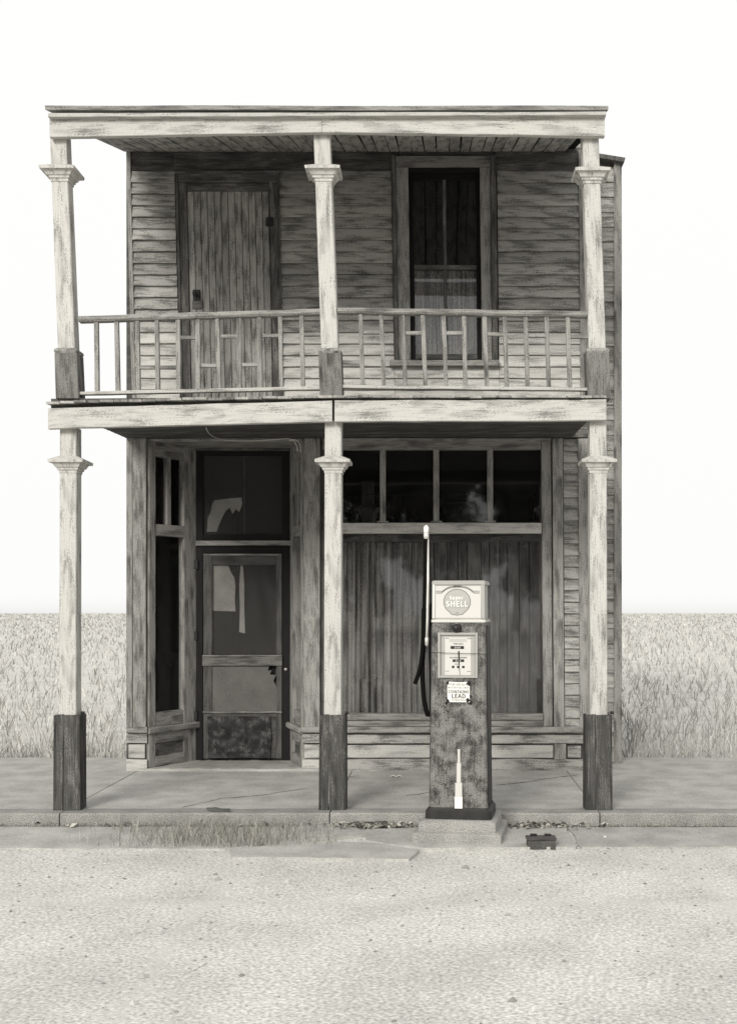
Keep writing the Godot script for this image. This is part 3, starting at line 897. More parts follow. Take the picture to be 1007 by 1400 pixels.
func make_posts() -> void:
	var zc := 2.0
	var s := 8.45 / FOCAL
	# [ground-floor centre px at foot, at head; upper post centre px at foot, at head; eave px]
	for p in [[96.0, 97.0, 97.0, 83.0, 187.0, 586.0], [455.4, 456.2, 454.0, 440.5, 181.0, 577.0], [816.5, 815.5, 816.5, 805.2, 186.0, 575.5]]:
		var foot := at(p[0], 1108, zc)
		foot.y = FLOOR_Y
		var head := at(p[1], p[5], zc)
		var cap_y := at(0, 648.0, zc).y
		var mid := at(0, 976.0, zc).y
		var st := begin()
		st.set_color(tone(0.95, 1.0))
		var along := func(y: float) -> Vector3: return foot.lerp(head, (y - foot.y) / (head.y - foot.y))
		add_loft(st, [[along.call(mid - 0.02), 0.064, 0.064, 0.006], [along.call(1.2), 0.0635, 0.0635, 0.006], [along.call(cap_y + 0.02), 0.062, 0.062, 0.006], [head, 0.061, 0.061, 0.006]])
		var post := commit(st, "porch_post", M.paint, building)
		capital(post, along.call(cap_y), s, 0.0)
		# boxed foot of rough planks
		var b: Vector3 = foot
		var m2: Vector3 = along.call(mid)
		var hw := 0.080
		plank(post, "foot_board", [m2 + Vector3(-hw, 0, hw), m2 + Vector3(-0.027, 0.004, hw), b + Vector3(-0.030, 0.0, hw), b + Vector3(-hw - 0.004, 0.0, hw)], 0.022, M.bare, {"jit": 0.003, "tone": tone(0.75, 0.9)})
		plank(post, "foot_board", [m2 + Vector3(-0.024, -0.002, hw + 0.003), m2 + Vector3(hw, 0, hw + 0.003), b + Vector3(hw + 0.004, 0.0, hw + 0.003), b + Vector3(-0.026, 0.0, hw + 0.003)], 0.022, M.bare, {"jit": 0.003, "tone": tone(0.75, 0.95)})
		for sx in [-1.0, 1.0]:
			var q := [m2 + Vector3(sx * (hw + 0.016), -0.005, hw - 0.001), m2 + Vector3(sx * (hw + 0.016), -0.005, -hw), b + Vector3(sx * (hw + 0.020), 0.0, -hw), b + Vector3(sx * (hw + 0.020), 0.0, hw - 0.001)]
			if sx < 0.0: q = [q[1], q[0], q[3], q[2]]
			plank(post, "foot_board", q, 0.018, M.bare, {"jit": 0.002, "tone": tone(0.5, 0.6)})
		tube(post, "bolt", [m2 + Vector3(hw + 0.01, 0.01, 0.03), m2 + Vector3(hw + 0.035, 0.012, 0.03)], [0.012, 0.009], M.iron, 8)
		# upper post, leaning
		var ufoot := at(p[2], 536, zc)
		ufoot.y = 3.14
		var uhead := at(p[3], p[4], zc)
		var st2 := begin()
		st2.set_color(tone(0.95, 1.0))
		var ual := func(y: float) -> Vector3: return ufoot.lerp(uhead, (y - ufoot.y) / (uhead.y - ufoot.y))
		var pl_y := at(0, 485.0, zc).y
		var cy := at(0, 252.0 + (3.0 if p[2] > 800 else 0.0), zc).y
		add_loft(st2, [[ual.call(pl_y - 0.02), 0.062, 0.062, 0.006], [ual.call(4.2), 0.0615, 0.0615, 0.006], [ual.call(cy + 0.02), 0.060, 0.060, 0.006], [uhead, 0.060, 0.060, 0.006]])
		var upost := commit(st2, "balcony_post", M.paint, building)
		capital(upost, ual.call(cy), s, (uhead.x - ufoot.x) / (uhead.y - ufoot.y))
		loft(upost, "plinth", [[Vector3(ufoot.x, 3.125, zc), 0.084, 0.084, 0.004], [ual.call(pl_y - 0.005), 0.082, 0.082, 0.004]], M.trim, 1, tone(0.6, 0.7))
		loft(upost, "plinth_cap", [[ual.call(pl_y - 0.004), 0.078, 0.078, 0.003], [ual.call(pl_y + 0.012), 0.086, 0.086, 0.004], [ual.call(pl_y + 0.026), 0.082, 0.082, 0.004], [ual.call(pl_y + 0.036), 0.066, 0.066, 0.004]], M.trim)

# ---------------------------------------------------------------- set-back wing of the next house
func make_neighbour() -> void:
	var nb := node("narrow_house", Vector3(1.395, 0, -0.5))
	tag(nb, "narrow set-back clapboard house behind the right end of the porch", "building")
	box(nb, "wall", Vector3(0.0, 0, -4.0), Vector3(0.30, 5.86, 0), M.dim, {"seg": 1, "jit": 0.0})
	for i in 41:
		var y := 5.80 - 0.142 * i
		var p := [Vector3(0.0, y, 0.014), Vector3(0.27, y, 0.014), Vector3(0.27, y - 0.148, 0.03), Vector3(0.0, y - 0.148, 0.03)]
		plank(nb, "clapboard", p, 0.012, M.clap, {"seg": 2, "jit": 0.002, "tone": tone(0.75, 1.0)})
	plank(nb, "corner_board", [Vector3(0.27, 5.84, 0.036), Vector3(0.345, 5.84, 0.036), Vector3(0.345, 0, 0.036), Vector3(0.27, 0, 0.036)], 0.05, M.trim)
	var st := begin()
	add_plank(st, [Vector3(0.0, 6.03, -4.1), Vector3(0.37, 5.93, -4.1), Vector3(0.37, 5.86, 0.10), Vector3(0.0, 5.92, 0.10)], 0.04, {"seg": 2})
	commit(st, "roof", M.dim, nb)

# ---------------------------------------------------------------- things behind the shop window
func make_contents() -> void:
	# faded drape hanging behind the left half of the glass
	var st := begin()
	st.set_smooth_group(0)
	st.set_color(Color.WHITE)
	var n := 120
	var f := FastNoiseLite.new()
	f.seed = 9
	f.frequency = 0.05
	# pleats; the cloth's own coordinates run along its folded length
	var cols := []
	var run := 0.0
	var runs := []
	for k in n + 1:
		var col := []
		for v in [0.0, 0.35, 0.7, 1.0]:
			var px := lerpf(450.0, 584.0, float(k) / n)
			var w := 0.030 * sin(k * 0.72 + f.get_noise_2d(k, v * 6.0) * 3.5) + 0.010 * f.get_noise_2d(k * 2.0, v * 9.0 + 40.0)
			col.append(at(px, lerpf(738.0, 975.4, v), -0.135 + w))
		if k: run += (col[0] as Vector3).distance_to(cols[k - 1][0])
		runs.append(run)
		cols.append(col)
	for i in n:
		for r in 3:
			quad(st, cols[i][r], cols[i + 1][r], cols[i + 1][r + 1], cols[i][r + 1], Vector2(r * 0.55, runs[i]), Vector2(r * 0.55, runs[i + 1]), Vector2(r * 0.55 + 0.55, runs[i + 1]), Vector2(r * 0.55 + 0.55, runs[i]))
	var c := commit(st, "curtain", M.cloth)
	tag(c, "stained pleated drape hanging behind the left half of the shop window", "curtain")
	# drum standing on a tall cupboard, dimly seen through the transom
	var cup := node("cupboard", Vector3(0.2, 0.10, -1.35))
	tag(cup, "tall dark cupboard inside the shop behind the boarded window", "cupboard")
	box(cup, "carcass", Vector3(-0.7, 0, -0.25), Vector3(0.7, 2.08, 0.22), M.dim, {"seg": 1})
	box(cup, "door", Vector3(-0.68, 0.03, 0.221), Vector3(-0.01, 2.05, 0.24), M.dim)
	box(cup, "door", Vector3(0.01, 0.03, 0.221), Vector3(0.68, 2.05, 0.24), M.dim)
	var base := Vector3(0.27, 2.18, -1.35)
	var pts := []
	var rad := []
	for k in [[0.0, 0.20], [0.0, 0.225], [0.02, 0.232], [0.14, 0.236], [0.15, 0.244], [0.17, 0.244], [0.18, 0.236], [0.33, 0.236], [0.34, 0.244], [0.36, 0.244], [0.37, 0.236], [0.46, 0.232], [0.47, 0.22]]:
		pts.append(base + Vector3(0, k[0] + 0.0005 * pts.size(), 0))
		rad.append(k[1])
	var drum := node("metal_drum", base)
	for i in pts.size(): pts[i] -= base
	tube(drum, "body", pts, rad, M.tin, 24)
	tag(drum, "round metal drum dimly visible through the third transom pane", "drum")

# ---------------------------------------------------------------- petrol pump
var pump: Node3D

func pl(px: float, py: float, z: float) -> Vector3:
	return Vector3((px - 626.0) * 0.00495, (1120.0 - py) * 0.00495, z)

func pbox(parent: Node, called: String, x0: float, y0: float, x1: float, y1: float, z0: float, z1: float, m: Material, o := {}) -> MeshInstance3D:
	return box(parent, called, pl(x0, y1, z0), pl(x1, y0, z1), m, o)

func words(parent: Node, text: String, height: float, centre: Vector3, m: Material, bold := true, squeeze := 1.0) -> void:
	var t := TextMesh.new()
	var font := SystemFont.new()
	font.font_names = PackedStringArray(["Droid Sans"])
	font.font_weight = 700 if bold else 400
	t.font = font
	t.text = text
	t.font_size = 32
	t.pixel_size = height / 23.0
	t.depth = 0.0012
	t.curve_step = 2.0
	var o := MeshInstance3D.new()
	o.name = "lettering"
	o.mesh = t
	o.material_override = m
	parent.add_child(o, true)
	o.position = centre
	o.scale = Vector3(squeeze, 1, 1)

func line(parent: Node, called: String, pts: Array, wide: float, z: float, m: Material) -> void:
	var st := begin()
	st.set_color(Color.WHITE)
	for i in pts.size() - 1:
		var a := pl(pts[i][0], pts[i][1], z)
		var b := pl(pts[i + 1][0], pts[i + 1][1], z)
		var t := (b - a).normalized()
		var n := Vector3(-t.y, t.x, 0) * wide * 0.5
		a -= t * wide * 0.2
		b += t * wide * 0.2
		quad(st, a + n, b + n, b - n, a - n)
		var bk := Vector3(0, 0, -0.0009)
		quad(st, b + n + bk, a + n + bk, a - n + bk, b - n + bk)
		quad(st, a + n + bk, b + n + bk, b + n, a + n)
		quad(st, a - n, b - n, b - n + bk, a - n + bk)
	commit(st, called, m, parent)

func make_pump() -> void:
	var turn := deg_to_rad(-7.5)
	var where := Vector3(0.152, 0.161, 2.545)
	# stepped concrete plinth
	var base := node("pump_plinth", Vector3(where.x, 0, where.z))
	base.rotation.y = turn
	tag(base, "stepped concrete plinth carrying the petrol pump at the kerb", "plinth")
	loft(base, "bottom_slab", [[Vector3(0.005, 0, 0.02), 0.312, 0.325, 0.01], [Vector3(0.005, 0.016, 0.02), 0.310, 0.322, 0.01]], M.kerb)
	loft(base, "lower_step", [[Vector3(0, 0.0162, 0), 0.302, 0.30, 0.008], [Vector3(0, 0.072, 0), 0.300, 0.298, 0.008], [Vector3(0, 0.079, 0), 0.292, 0.290, 0.01], [Vector3(0, 0.088, 0), 0.262, 0.26, 0.01]], M.kerb)
	loft(base, "upper_step", [[Vector3(0, 0.0882, 0), 0.262, 0.26, 0.008], [Vector3(0, 0.145, 0), 0.260, 0.258, 0.008], [Vector3(0, 0.151, 0), 0.252, 0.25, 0.01], [Vector3(0, 0.1605, 0), 0.232, 0.23, 0.01]], M.kerb)
	pump = node("petrol_pump", where)
	pump.rotation.y = turn
	tag(pump, "rusty old petrol pump with cream brand panel and black hose at kerb", "petrol pump")
	loft(pump, "base", [[Vector3.ZERO, 0.226, 0.20, 0.03], [Vector3(0, 0.052, 0), 0.224, 0.198, 0.03], [Vector3(0, 0.064, 0), 0.214, 0.19, 0.03], [Vector3(0, 0.075, 0), 0.206, 0.185, 0.03]], M.iron, 3)
	# tapering body with rounded corners
	var rings := []
	for k in [[0.0755, 0.199, 0.176], [0.30, 0.197, 0.174], [0.60, 0.193, 0.172], [0.90, 0.189, 0.170], [1.20, 0.186, 0.168], [1.318, 0.184, 0.167], [1.330, 0.178, 0.162]]:
		rings.append([Vector3(0, k[0], 0), k[1], k[2], 0.022])
	var body := loft(pump, "body", rings, M.pump, 4)
	var zf := 0.168
	# corner seams of the side panels
	for sx in [-1.0, 1.0]:
		tube(body, "seam", [Vector3(sx * 0.2, 0.08, 0.10), Vector3(sx * 0.1875, 1.31, 0.10)], [0.004], M.iron, 6)
	for sx in [-1.0, 1.0]:
		var q := [Vector3(sx * 0.1905, 1.30, 0.140), Vector3(sx * 0.1905, 1.30, -0.140), Vector3(sx * 0.2035, 0.085, -0.145), Vector3(sx * 0.2035, 0.085, 0.145)]
		if sx < 0.0: q = [q[1], q[0], q[3], q[2]]
		plank(body, "side_panel", q, 0.012, M.iron, {"jit": 0.0})
	# head: box with a printed glass panel between chrome edges
	var hz := 0.150
	var head := loft(pump, "head", [[Vector3(0, 1.331, 0), 0.170, 0.155, 0.008], [Vector3(0, 1.585, 0), 0.170, 0.155, 0.008]], M.grey_enamel, 2)
	loft(head, "roof_cap", [[Vector3(0, 1.586, 0), 0.183, 0.168, 0.012], [Vector3(0, 1.607, 0), 0.183, 0.168, 0.012], [Vector3(0, 1.614, 0), 0.174, 0.160, 0.012]], M.grey_enamel, 3)
	loft(head, "ledge", [[Vector3(0, 1.3305, 0), 0.186, 0.172, 0.008], [Vector3(0, 1.348, 0), 0.186, 0.172, 0.008], [Vector3(0, 1.352, 0), 0.180, 0.166, 0.008]], M.chrome, 2)
	pbox(head, "frame_post", 589.6, 799.5, 593.5, 846, 0.150, 0.168, M.chrome, {"seg": 1})
	pbox(head, "frame_post", 657, 799.5, 662, 846, 0.150, 0.166, M.grey_enamel, {"seg": 1})
	var panel := pbox(head, "brand_panel", 593.8, 800.5, 656.8, 845.4, 0.152, 0.159, M.cream, {"seg": 1, "jit": 0.0})
	brand(panel, 0.1596)
	# round knob between two riveted plates
	tube(pump, "knob", [pl(624, 859, zf - 0.005), pl(624, 859, zf + 0.012), pl(624, 859, zf + 0.03), pl(624, 859, zf + 0.042), pl(624, 859, zf + 0.048)], [0.034, 0.034, 0.030, 0.020, 0.006], M.knob, 16)
	for x in [608.0, 633.0]:
		var plate := pbox(pump, "plate", x, 852, x + 8, 867, zf - 0.004, zf + 0.006, M.pump, {"seg": 1})
		for y in [855.0, 861.0, 865.0]:
			tube(plate, "rivet", [pl(x + 5, y, zf + 0.005), pl(x + 5, y, zf + 0.010)], [0.005, 0.003], M.iron, 6)
	dial(zf)
	warning(zf)
	# dark burst rivets in the enamel
	for k in 26:
		var p := pl(rng.randf_range(592, 658), rng.randf_range(852, 1095), 0)
		if absf(p.x) < 0.13 and p.y > 0.78: continue
		var zz := 0.176 - 0.009 * clampf((p.y - 0.0755) / 1.25, 0.0, 1.0)
		tube(body, "rust_boil", [Vector3(p.x, p.y, zz - 0.004), Vector3(p.x, p.y, zz + 0.0015), Vector3(p.x + 0.001, p.y, zz + 0.003)], [rng.randf_range(0.004, 0.011), 0.004, 0.001], M.rust_dark, 7)
	# bright telescoping strip down the front
	var strip := node("trim_strip", Vector3.ZERO, pump)
	pbox(strip, "rod", 625, 1024.5, 628.6, 1043, 0.174, 0.184, M.alu, {"seg": 1})
	pbox(strip, "sleeve", 623.8, 1043.2, 630, 1070, 0.174, 0.189, M.alu, {"seg": 1})
	pbox(strip, "sleeve", 621.8, 1070.2, 632, 1089, 0.175, 0.194, M.alu, {"seg": 1})
	pbox(strip, "foot", 621.3, 1089.2, 632.4, 1105, 0.175, 0.198, M.white, {"seg": 1})
	# nozzle pipe and hose on the left side
	var mast := node("hose_mast", Vector3.ZERO, pump)
	var mz := 0.06
	tube(mast, "bulb", [pl(578.4, 727, mz), pl(578.4, 724, mz), pl(578.4, 720, mz), pl(578.4, 717.5, mz), pl(578.4, 716, mz)], [0.017, 0.018, 0.019, 0.013, 0.004], M.white, 12)
	tube(mast, "collar", [pl(578.4, 735.5, mz), pl(578.4, 735, mz), pl(578.4, 727.5, mz), pl(578.4, 727, mz)], [0.014, 0.019, 0.018, 0.015], M.alu, 12)
	tube(mast, "pipe", [pl(581, 735, mz), pl(581.2, 800, mz + 0.01), pl(580.8, 850, mz + 0.02), pl(580, 876, mz + 0.025)], [0.006, 0.009, 0.0115, 0.0115], M.alu, 10)
	tube(mast, "pipe_end", [pl(580, 872, mz + 0.025), pl(580, 874, mz + 0.025), pl(580, 878, mz + 0.025), pl(580, 883, mz + 0.025), pl(580, 885, mz + 0.025)], [0.012, 0.018, 0.017, 0.013, 0.004], M.alu, 12)
	tube(mast, "hose", curve([pl(577.6, 733, mz), pl(577.2, 780, mz - 0.005), pl(575.6, 830, mz - 0.02), pl(574.5, 880, mz), pl(573.6, 915, mz + 0.02), pl(576.5, 958, mz + 0.04), pl(581, 978, mz + 0.05), pl(585.2, 981, mz + 0.055), pl(587.6, 970, mz + 0.055), pl(587.4, 930, mz + 0.05), pl(586.4, 870, mz + 0.04), pl(586.6, 832, mz + 0.03)], 60), [0.0165], M.rubber, 10)
	tube(mast, "loose_hose", curve([pl(575.4, 832, mz + 0.02), pl(575, 870, mz + 0.03), pl(573, 902, mz + 0.035), pl(569.5, 920, mz + 0.04), pl(563.8, 937, mz + 0.045)], 24), [0.0150], M.rubber, 10)
	tube(mast, "nozzle_hook", curve([pl(586.6, 834, mz + 0.03), pl(587, 828, mz + 0.025), pl(590, 826, mz), pl(593, 832, mz - 0.03)], 12), [0.017], M.rubber, 10)
	tube(mast, "bracket", [pl(577, 852, mz), pl(592, 852, mz - 0.01)], [0.008], M.iron, 8)
	tube(mast, "bracket", [pl(578, 732, mz), pl(578.6, 760, mz)], [0.006], M.alu, 8)
	# sagging wire tied round the pump
	tube(pump, "tie_wire", [pl(588, 892.2, zf + 0.012), pl(610, 893, zf + 0.03), pl(640, 893.6, zf + 0.03), pl(664, 894.4, zf + 0.012), pl(668, 894.8, zf - 0.10)], [0.002], M.iron, 5)

func brand(panel: Node, z: float) -> void:
	# printed bands in stepped arches over the shell
	for k in 4:
		var o := k * 1.15
		var half := [[30.2, 811.6 - o], [22.6 - o * 0.5, 811.6 - o], [17.5 - o * 0.4, 807.4 - o * 0.85], [12.0, 804.8 - o * 0.7], [6.0, 803.6 - o * 0.62], [0.0, 803.2 - o * 0.6]]
		var pts := []
		for q in half: pts.append([624.8 - q[0], q[1]])
		for j in range(4, -1, -1): pts.append([624.8 + half[j][0], half[j][1]])
		line(panel, "printed_band", pts, 0.0020, z + 0.0002 * k, M.ink if k % 2 == 0 else M.grey_ink)
	for k in 6:
		line(panel, "printed_bar", [[619.6 + k * 1.9, 800.8], [620.0 + k * 1.7, 803.2]], 0.004, z + 0.001, M.ink)
	# the shell: rounded fan narrowing to a base
	var out := []
	for j in 25:
		var a := lerpf(deg_to_rad(212), deg_to_rad(-32), j / 24.0)
		out.append([624 + cos(a) * 18.4 * (1.0 + 0.012 * cos(j * PI)), 823 - sin(a) * 17.2 * (1.0 + 0.012 * cos(j * PI))])
	out.append([631.5, 840.2])
	out.append([624, 841.4])
	out.append([616.5, 840.2])
	out.append(out[0])
	var poly := PackedVector2Array()
	for k in out.size() - 1: poly.append(Vector2(out[k][0], out[k][1]))
	var ids := Geometry2D.triangulate_polygon(poly)
	var st := begin()
	st.set_color(Color.WHITE)
	for k in range(0, ids.size(), 3):
		var a := pl(poly[ids[k]].x, poly[ids[k]].y, z + 0.0006)
		var b := pl(poly[ids[k + 1]].x, poly[ids[k + 1]].y, z + 0.0006)
		var c := pl(poly[ids[k + 2]].x, poly[ids[k + 2]].y, z + 0.0006)
		if (b - a).cross(c - a).z > 0.0: tri(st, a, c, b)
		else: tri(st, a, b, c)
	var tint := flat(0.40, 0.35)
	commit(st, "printed_shell", tint, panel)
	line(panel, "printed_outline", out, 0.0028, z + 0.0014, M.ink)
	for k in 7:
		var a := deg_to_rad(30 + k * 20)
		line(panel, "shell_rib", [[624 + cos(a) * 16.6, 823 - sin(a) * 15.6], [624 + cos(a) * 11.0, 823 - sin(a) * 11.4]], 0.0014, z + 0.0013, M.cream)
	words(panel, "SHELL", 0.040, pl(624.4, 826.4, z + 0.0022), M.grey_ink, true, 0.98)
	words(panel, "SHELL", 0.039, pl(624.0, 826.0, z + 0.0036), M.white, true, 0.98)
	words(panel, "Super", 0.024, pl(623.0, 817.6, z + 0.0026), M.white, true, 1.0)
	line(panel, "printed_mark", [[622, 838.4], [624, 837.4], [626, 838.4], [624, 839.2], [622, 838.4]], 0.002, z + 0.0015, M.grey_ink)

func dial(zf: float) -> void:
	var st := begin()
	for p in [[598.2, 865.2, 601.6, 927.2], [649.4, 865.2, 652.8, 927.2], [601.6, 865.2, 649.4, 868.6], [601.6, 923.8, 649.4, 927.2]]:
		add_box(st, pl(p[0], p[3], zf - 0.006), pl(p[2], p[1], zf + 0.022), {"seg": 1, "tone": Color.WHITE, "jit": 0.0005})
	var d := commit(st, "dial", M.grey_enamel, pump)
	pbox(d, "surround", 601.7, 868.7, 649.3, 923.7, zf - 0.004, zf + 0.006, M.grey_enamel, {"seg": 1})
	pbox(d, "face", 607.6, 871.5, 643.6, 923.4, zf + 0.0062, zf + 0.010, M.cream, {"seg": 1, "jit": 0.0})
	pbox(d, "chute", 619, 926.8, 633, 932, zf - 0.004, zf + 0.020, M.pump, {"seg": 1})
	var z := zf + 0.0106
	for k in 4:
		line(d, "printed_rule", [[614, 874.4 + k * 1.1], [638, 874.4 + k * 1.1]], 0.0012, z, M.grey_ink)
	words(d, "THIS SALE", 0.0095, pl(626, 880.6, z), M.ink, true, 1.1)
	line(d, "counter_window", [[616.2, 885.6], [633.2, 885.6]], 0.020, z, M.ink)
	words(d, "0 0 0", 0.013, pl(625, 885.8, z + 0.0014), M.cream)
	words(d, "GALLONS DELIVERED", 0.0085, pl(626.0, 899.4, z), M.ink, true, 1.0)
	line(d, "counter_window", [[619, 903.6], [633.4, 903.6]], 0.018, z, M.ink)
	words(d, "0 0 0", 0.012, pl(626, 903.8, z + 0.0014), M.cream)
	for x in [619.0, 626.0, 633.0]:
		line(d, "price_window", [[x - 1.1, 912.2], [x + 1.1, 912.2]], 0.016, z, M.ink)
	words(d, "PRICE", 0.007, pl(624, 908.4, z), M.grey_ink)
	for p in [[608.6, 873.0], [638.8, 873.2], [608.6, 918.0], [638.2, 918.2]]:
		line(d, "printed_rule", [[p[0], p[1]], [p[0] + 4.6, p[1]]], 0.004, z, M.grey_ink)
	tube(d, "pointer", [pl(626.8, 890.4, zf + 0.018), pl(627, 901.4, zf + 0.018), pl(627.2, 911, zf + 0.016), pl(628.4, 923, zf + 0.014)], [0.0045, 0.0042, 0.002, 0.0012], M.ink, 6)

func warning(zf: float) -> void:
	var s := pbox(pump, "warning_sign", 611, 932.6, 641.6, 960.4, zf + 0.004, zf + 0.0085, M.white, {"seg": 1, "jit": 0.0, "bev": 0.001})
	var z := zf + 0.0092
	words(s, "FOR USE AS A", 0.0145, pl(626.2, 936.4, z), M.ink, false, 1.0)
	words(s, "MOTOR FUEL ONLY", 0.0125, pl(626.2, 940.6, z), M.ink, false, 0.95)
	words(s, "CONTAINS", 0.0205, pl(626.2, 946.2, z), M.ink, true, 0.98)
	words(s, "LEAD", 0.029, pl(626.3, 952.2, z), M.ink, true, 1.0)
	words(s, "(TETRAETHYL)", 0.0115, pl(626.2, 957.6, z), M.ink, false, 1.0)
	# rust scabs round the corners of the sign
	for p in [[611.5, 934.5, 2.6], [640.5, 934.5, 3.4], [611.8, 958.6, 2.6], [639, 958.0, 3.2], [610, 955, 2.2], [642.4, 952, 2.4], [643, 961.5, 2.6], [609.5, 962, 2.2]]:
		var st := begin()
		st.set_color(Color.WHITE)
		var c := pl(p[0], p[1], zf + 0.0118)
		var ring := []
		for k in 11:
			var a := TAU * k / 11
			var r: float = p[2] * 0.00495 * rng.randf_range(0.65, 1.15)
			ring.append(c + Vector3(cos(a) * r, sin(a) * r, -0.003 if p[0] > 611 and p[0] < 642 else -0.006))
		for k in 11:
			tri(st, c, ring[(k + 1) % 11], ring[k])
			quad(st, ring[k], ring[(k + 1) % 11], ring[(k + 1) % 11] - Vector3(0, 0, 0.006), ring[k] - Vector3(0, 0, 0.006))
		commit(st, "rust_scab", M.rust_dark, s)

# ---------------------------------------------------------------- small things
func make_small_things() -> void:
	# iron box sunk in the gutter
	var b := node("meter_box", Vector3(0.672, 0.0, 2.90))
	tag(b, "rusty iron meter box in the gutter right of the petrol pump", "meter box")
	box(b, "box", Vector3(-0.092, 0, -0.06), Vector3(0.092, 0.062, 0.06), M.dim, {"seg": 1, "bev": 0.004})
	box(b, "lid", Vector3(-0.098, 0.0622, -0.066), Vector3(0.098, 0.074, 0.066), M.dim, {"seg": 1, "bev": 0.004})
	for x in [-0.045, 0.05]:
		box(b, "hinge", Vector3(x - 0.022, 0.0742, -0.066), Vector3(x + 0.022, 0.084, -0.03), M.iron, {"seg": 1})
	# splinter of wood on the kerb
	var w := Vector3(at(298, 1111, 2.14).x, FLOOR_Y, 2.13)
	var chip := node("wood_scrap", w)
	tag(chip, "dark splintered scrap of wood lying on the kerb left of middle post", "wood scrap")
	var st := begin()
	add_plank(st, [Vector3(-0.09, 0.03, -0.03), Vector3(0.085, 0.019, -0.012), Vector3(0.092, 0.016, 0.026), Vector3(-0.075, 0.026, 0.0)], 0.014, {"seg": 5, "jit": 0.004})
	commit(st, "splinter", M.bare, chip)
	box(chip, "splinter", Vector3(-0.05, 0.0, -0.02), Vector3(0.07, 0.011, 0.01), M.dim, {"jit": 0.003})
	# scrap of white paper on the porch
	var pz := 0.42
	var sp := node("paper_scrap", Vector3(at(541, 1069, pz).x, FLOOR_Y + 0.001, pz))
	tag(sp, "crumpled scrap of white paper on the porch floor beside the pump", "paper")
	st = begin()
	st.set_color(Color.WHITE)
	for k in 4:
		var xa := -0.05 + 0.026 * k
		var ya := 0.004 + 0.012 * (k % 2)
		var yb := 0.004 + 0.012 * ((k + 1) % 2)
		quad(st, Vector3(xa, ya, -0.02), Vector3(xa + 0.026, yb, -0.025), Vector3(xa + 0.026, yb - 0.003, 0.02), Vector3(xa, ya - 0.003, 0.025))
	commit(st, "sheet", M.white, sp)
	# dead leaves drifted against the kerb
	st = begin()
	for k in 420:
		var g := rng.randf()
		var x: float
		var spread := 0.06
		if g < 0.45: x = at(rng.randfn(510, 26), 1136, 2.25).x
		elif g < 0.85: x = at(rng.randfn(738, 22), 1136, 2.25).x
		else:
			x = rng.randf_range(-3.2, 1.9)
			spread = 0.03
		var z := 2.212 + absf(rng.randfn(0.0, spread))
		var y := 0.026 + 0.022 * maxf(0.0, 1.0 - (z - 2.21) / 0.08) * rng.randf()
		leaf(st, Vector3(x, y, z), rng.randf_range(0.014, 0.034))
	var lv := StandardMaterial3D.new()
	lv.vertex_color_use_as_albedo = true
	lv.roughness = 0.9
	var leaves := commit(st, "leaf_litter", lv)
	leaves.set_meta("kind", "stuff")
	tag(leaves, "dead leaves and litter drifted along the foot of the kerb", "leaves")
	# loose stones on the street
	st = begin()
	for k in 2600:
		var d := rng.randf()
		var c := Vector3(rng.randf_range(-5.0, 4.5), 0.001, 2.3 + 5.0 * d * d)
		pebble(st, c, rng.randf_range(0.004, 0.011) * (1.0 + (1.6 if rng.randf() < 0.04 else 0.0)))
	var lv0 := StandardMaterial3D.new()
	lv0.vertex_color_use_as_albedo = true
	lv0.roughness = 0.95
	var stones := commit(st, "gravel", lv0)
	stones.set_meta("kind", "stuff")
	tag(stones, "loose small stones scattered over the pale street", "gravel")
	# dry grass growing from the gutter
	st = begin()
	for k in 1700:
		var px := rng.randfn(300, 62) if rng.randf() < 0.7 else rng.randf_range(150, 470)
		var z := rng.randf_range(2.22, 2.95)
		var x: float = at(px, 1140, z).x
		if px > 470: continue
		blade(st, Vector3(x, 0.005, z), rng.randf_range(0.03, 0.12))
	for k in 1500:
		blade(st, Vector3(rng.randf_range(-4.2, 2.6), 0.004, rng.randf_range(2.21, 2.24)), rng.randf_range(0.015, 0.05))
	var grass := commit(st, "grass", lv)
	grass.set_meta("kind", "stuff")
	tag(grass, "thin dry grass growing in the gutter below the kerb", "grass")

func make_field() -> void:
	# dry meadow on both sides of the house
	var st := begin()
	for k in 34000:
		var r := rng.randf()
		var z := -1.0 - 250.0 * pow(r, 2.6)
		var reach := (CAM_Z - z) * 0.42 + 1.0
		var x := rng.randf_range(-3.1 - reach, -3.1) if rng.randf() < 0.55 else rng.randf_range(1.9, 1.9 + reach * 0.75)
		var h := rng.randf_range(0.06, 0.26) * (1.0 + (1.2 if rng.randf() < 0.05 else 0.0))
		var v := rng.randf_range(0.26, 0.58)
		st.set_color(Color(v, v * 0.975, v * 0.91))
		var c := Vector3(x, 0.0, z)
		var a := rng.randf() * TAU
		var wide := Vector3(cos(a), 0, sin(a)) * (0.006 + 0.0008 * absf(z))
		var bend := Vector3(rng.randfn(0, 0.45), 0, rng.randfn(0, 0.45)) * h
		quad(st, c - wide, c - wide * 0.6 + bend * 0.4 + Vector3(0, h * 0.6, 0), c + wide * 0.6 + bend * 0.4 + Vector3(0, h * 0.6, 0), c + wide)
		tri(st, c - wide * 0.6 + bend * 0.4 + Vector3(0, h * 0.6, 0), c + bend + Vector3(0, h, 0), c + wide * 0.6 + bend * 0.4 + Vector3(0, h * 0.6, 0))
	var m := StandardMaterial3D.new()
	m.vertex_color_use_as_albedo = true
	m.roughness = 0.9
	var o := commit(st, "meadow_grass", m)
	o.set_meta("kind", "stuff")
	tag(o, "pale dry meadow grass on the open ground beside the house", "grass")

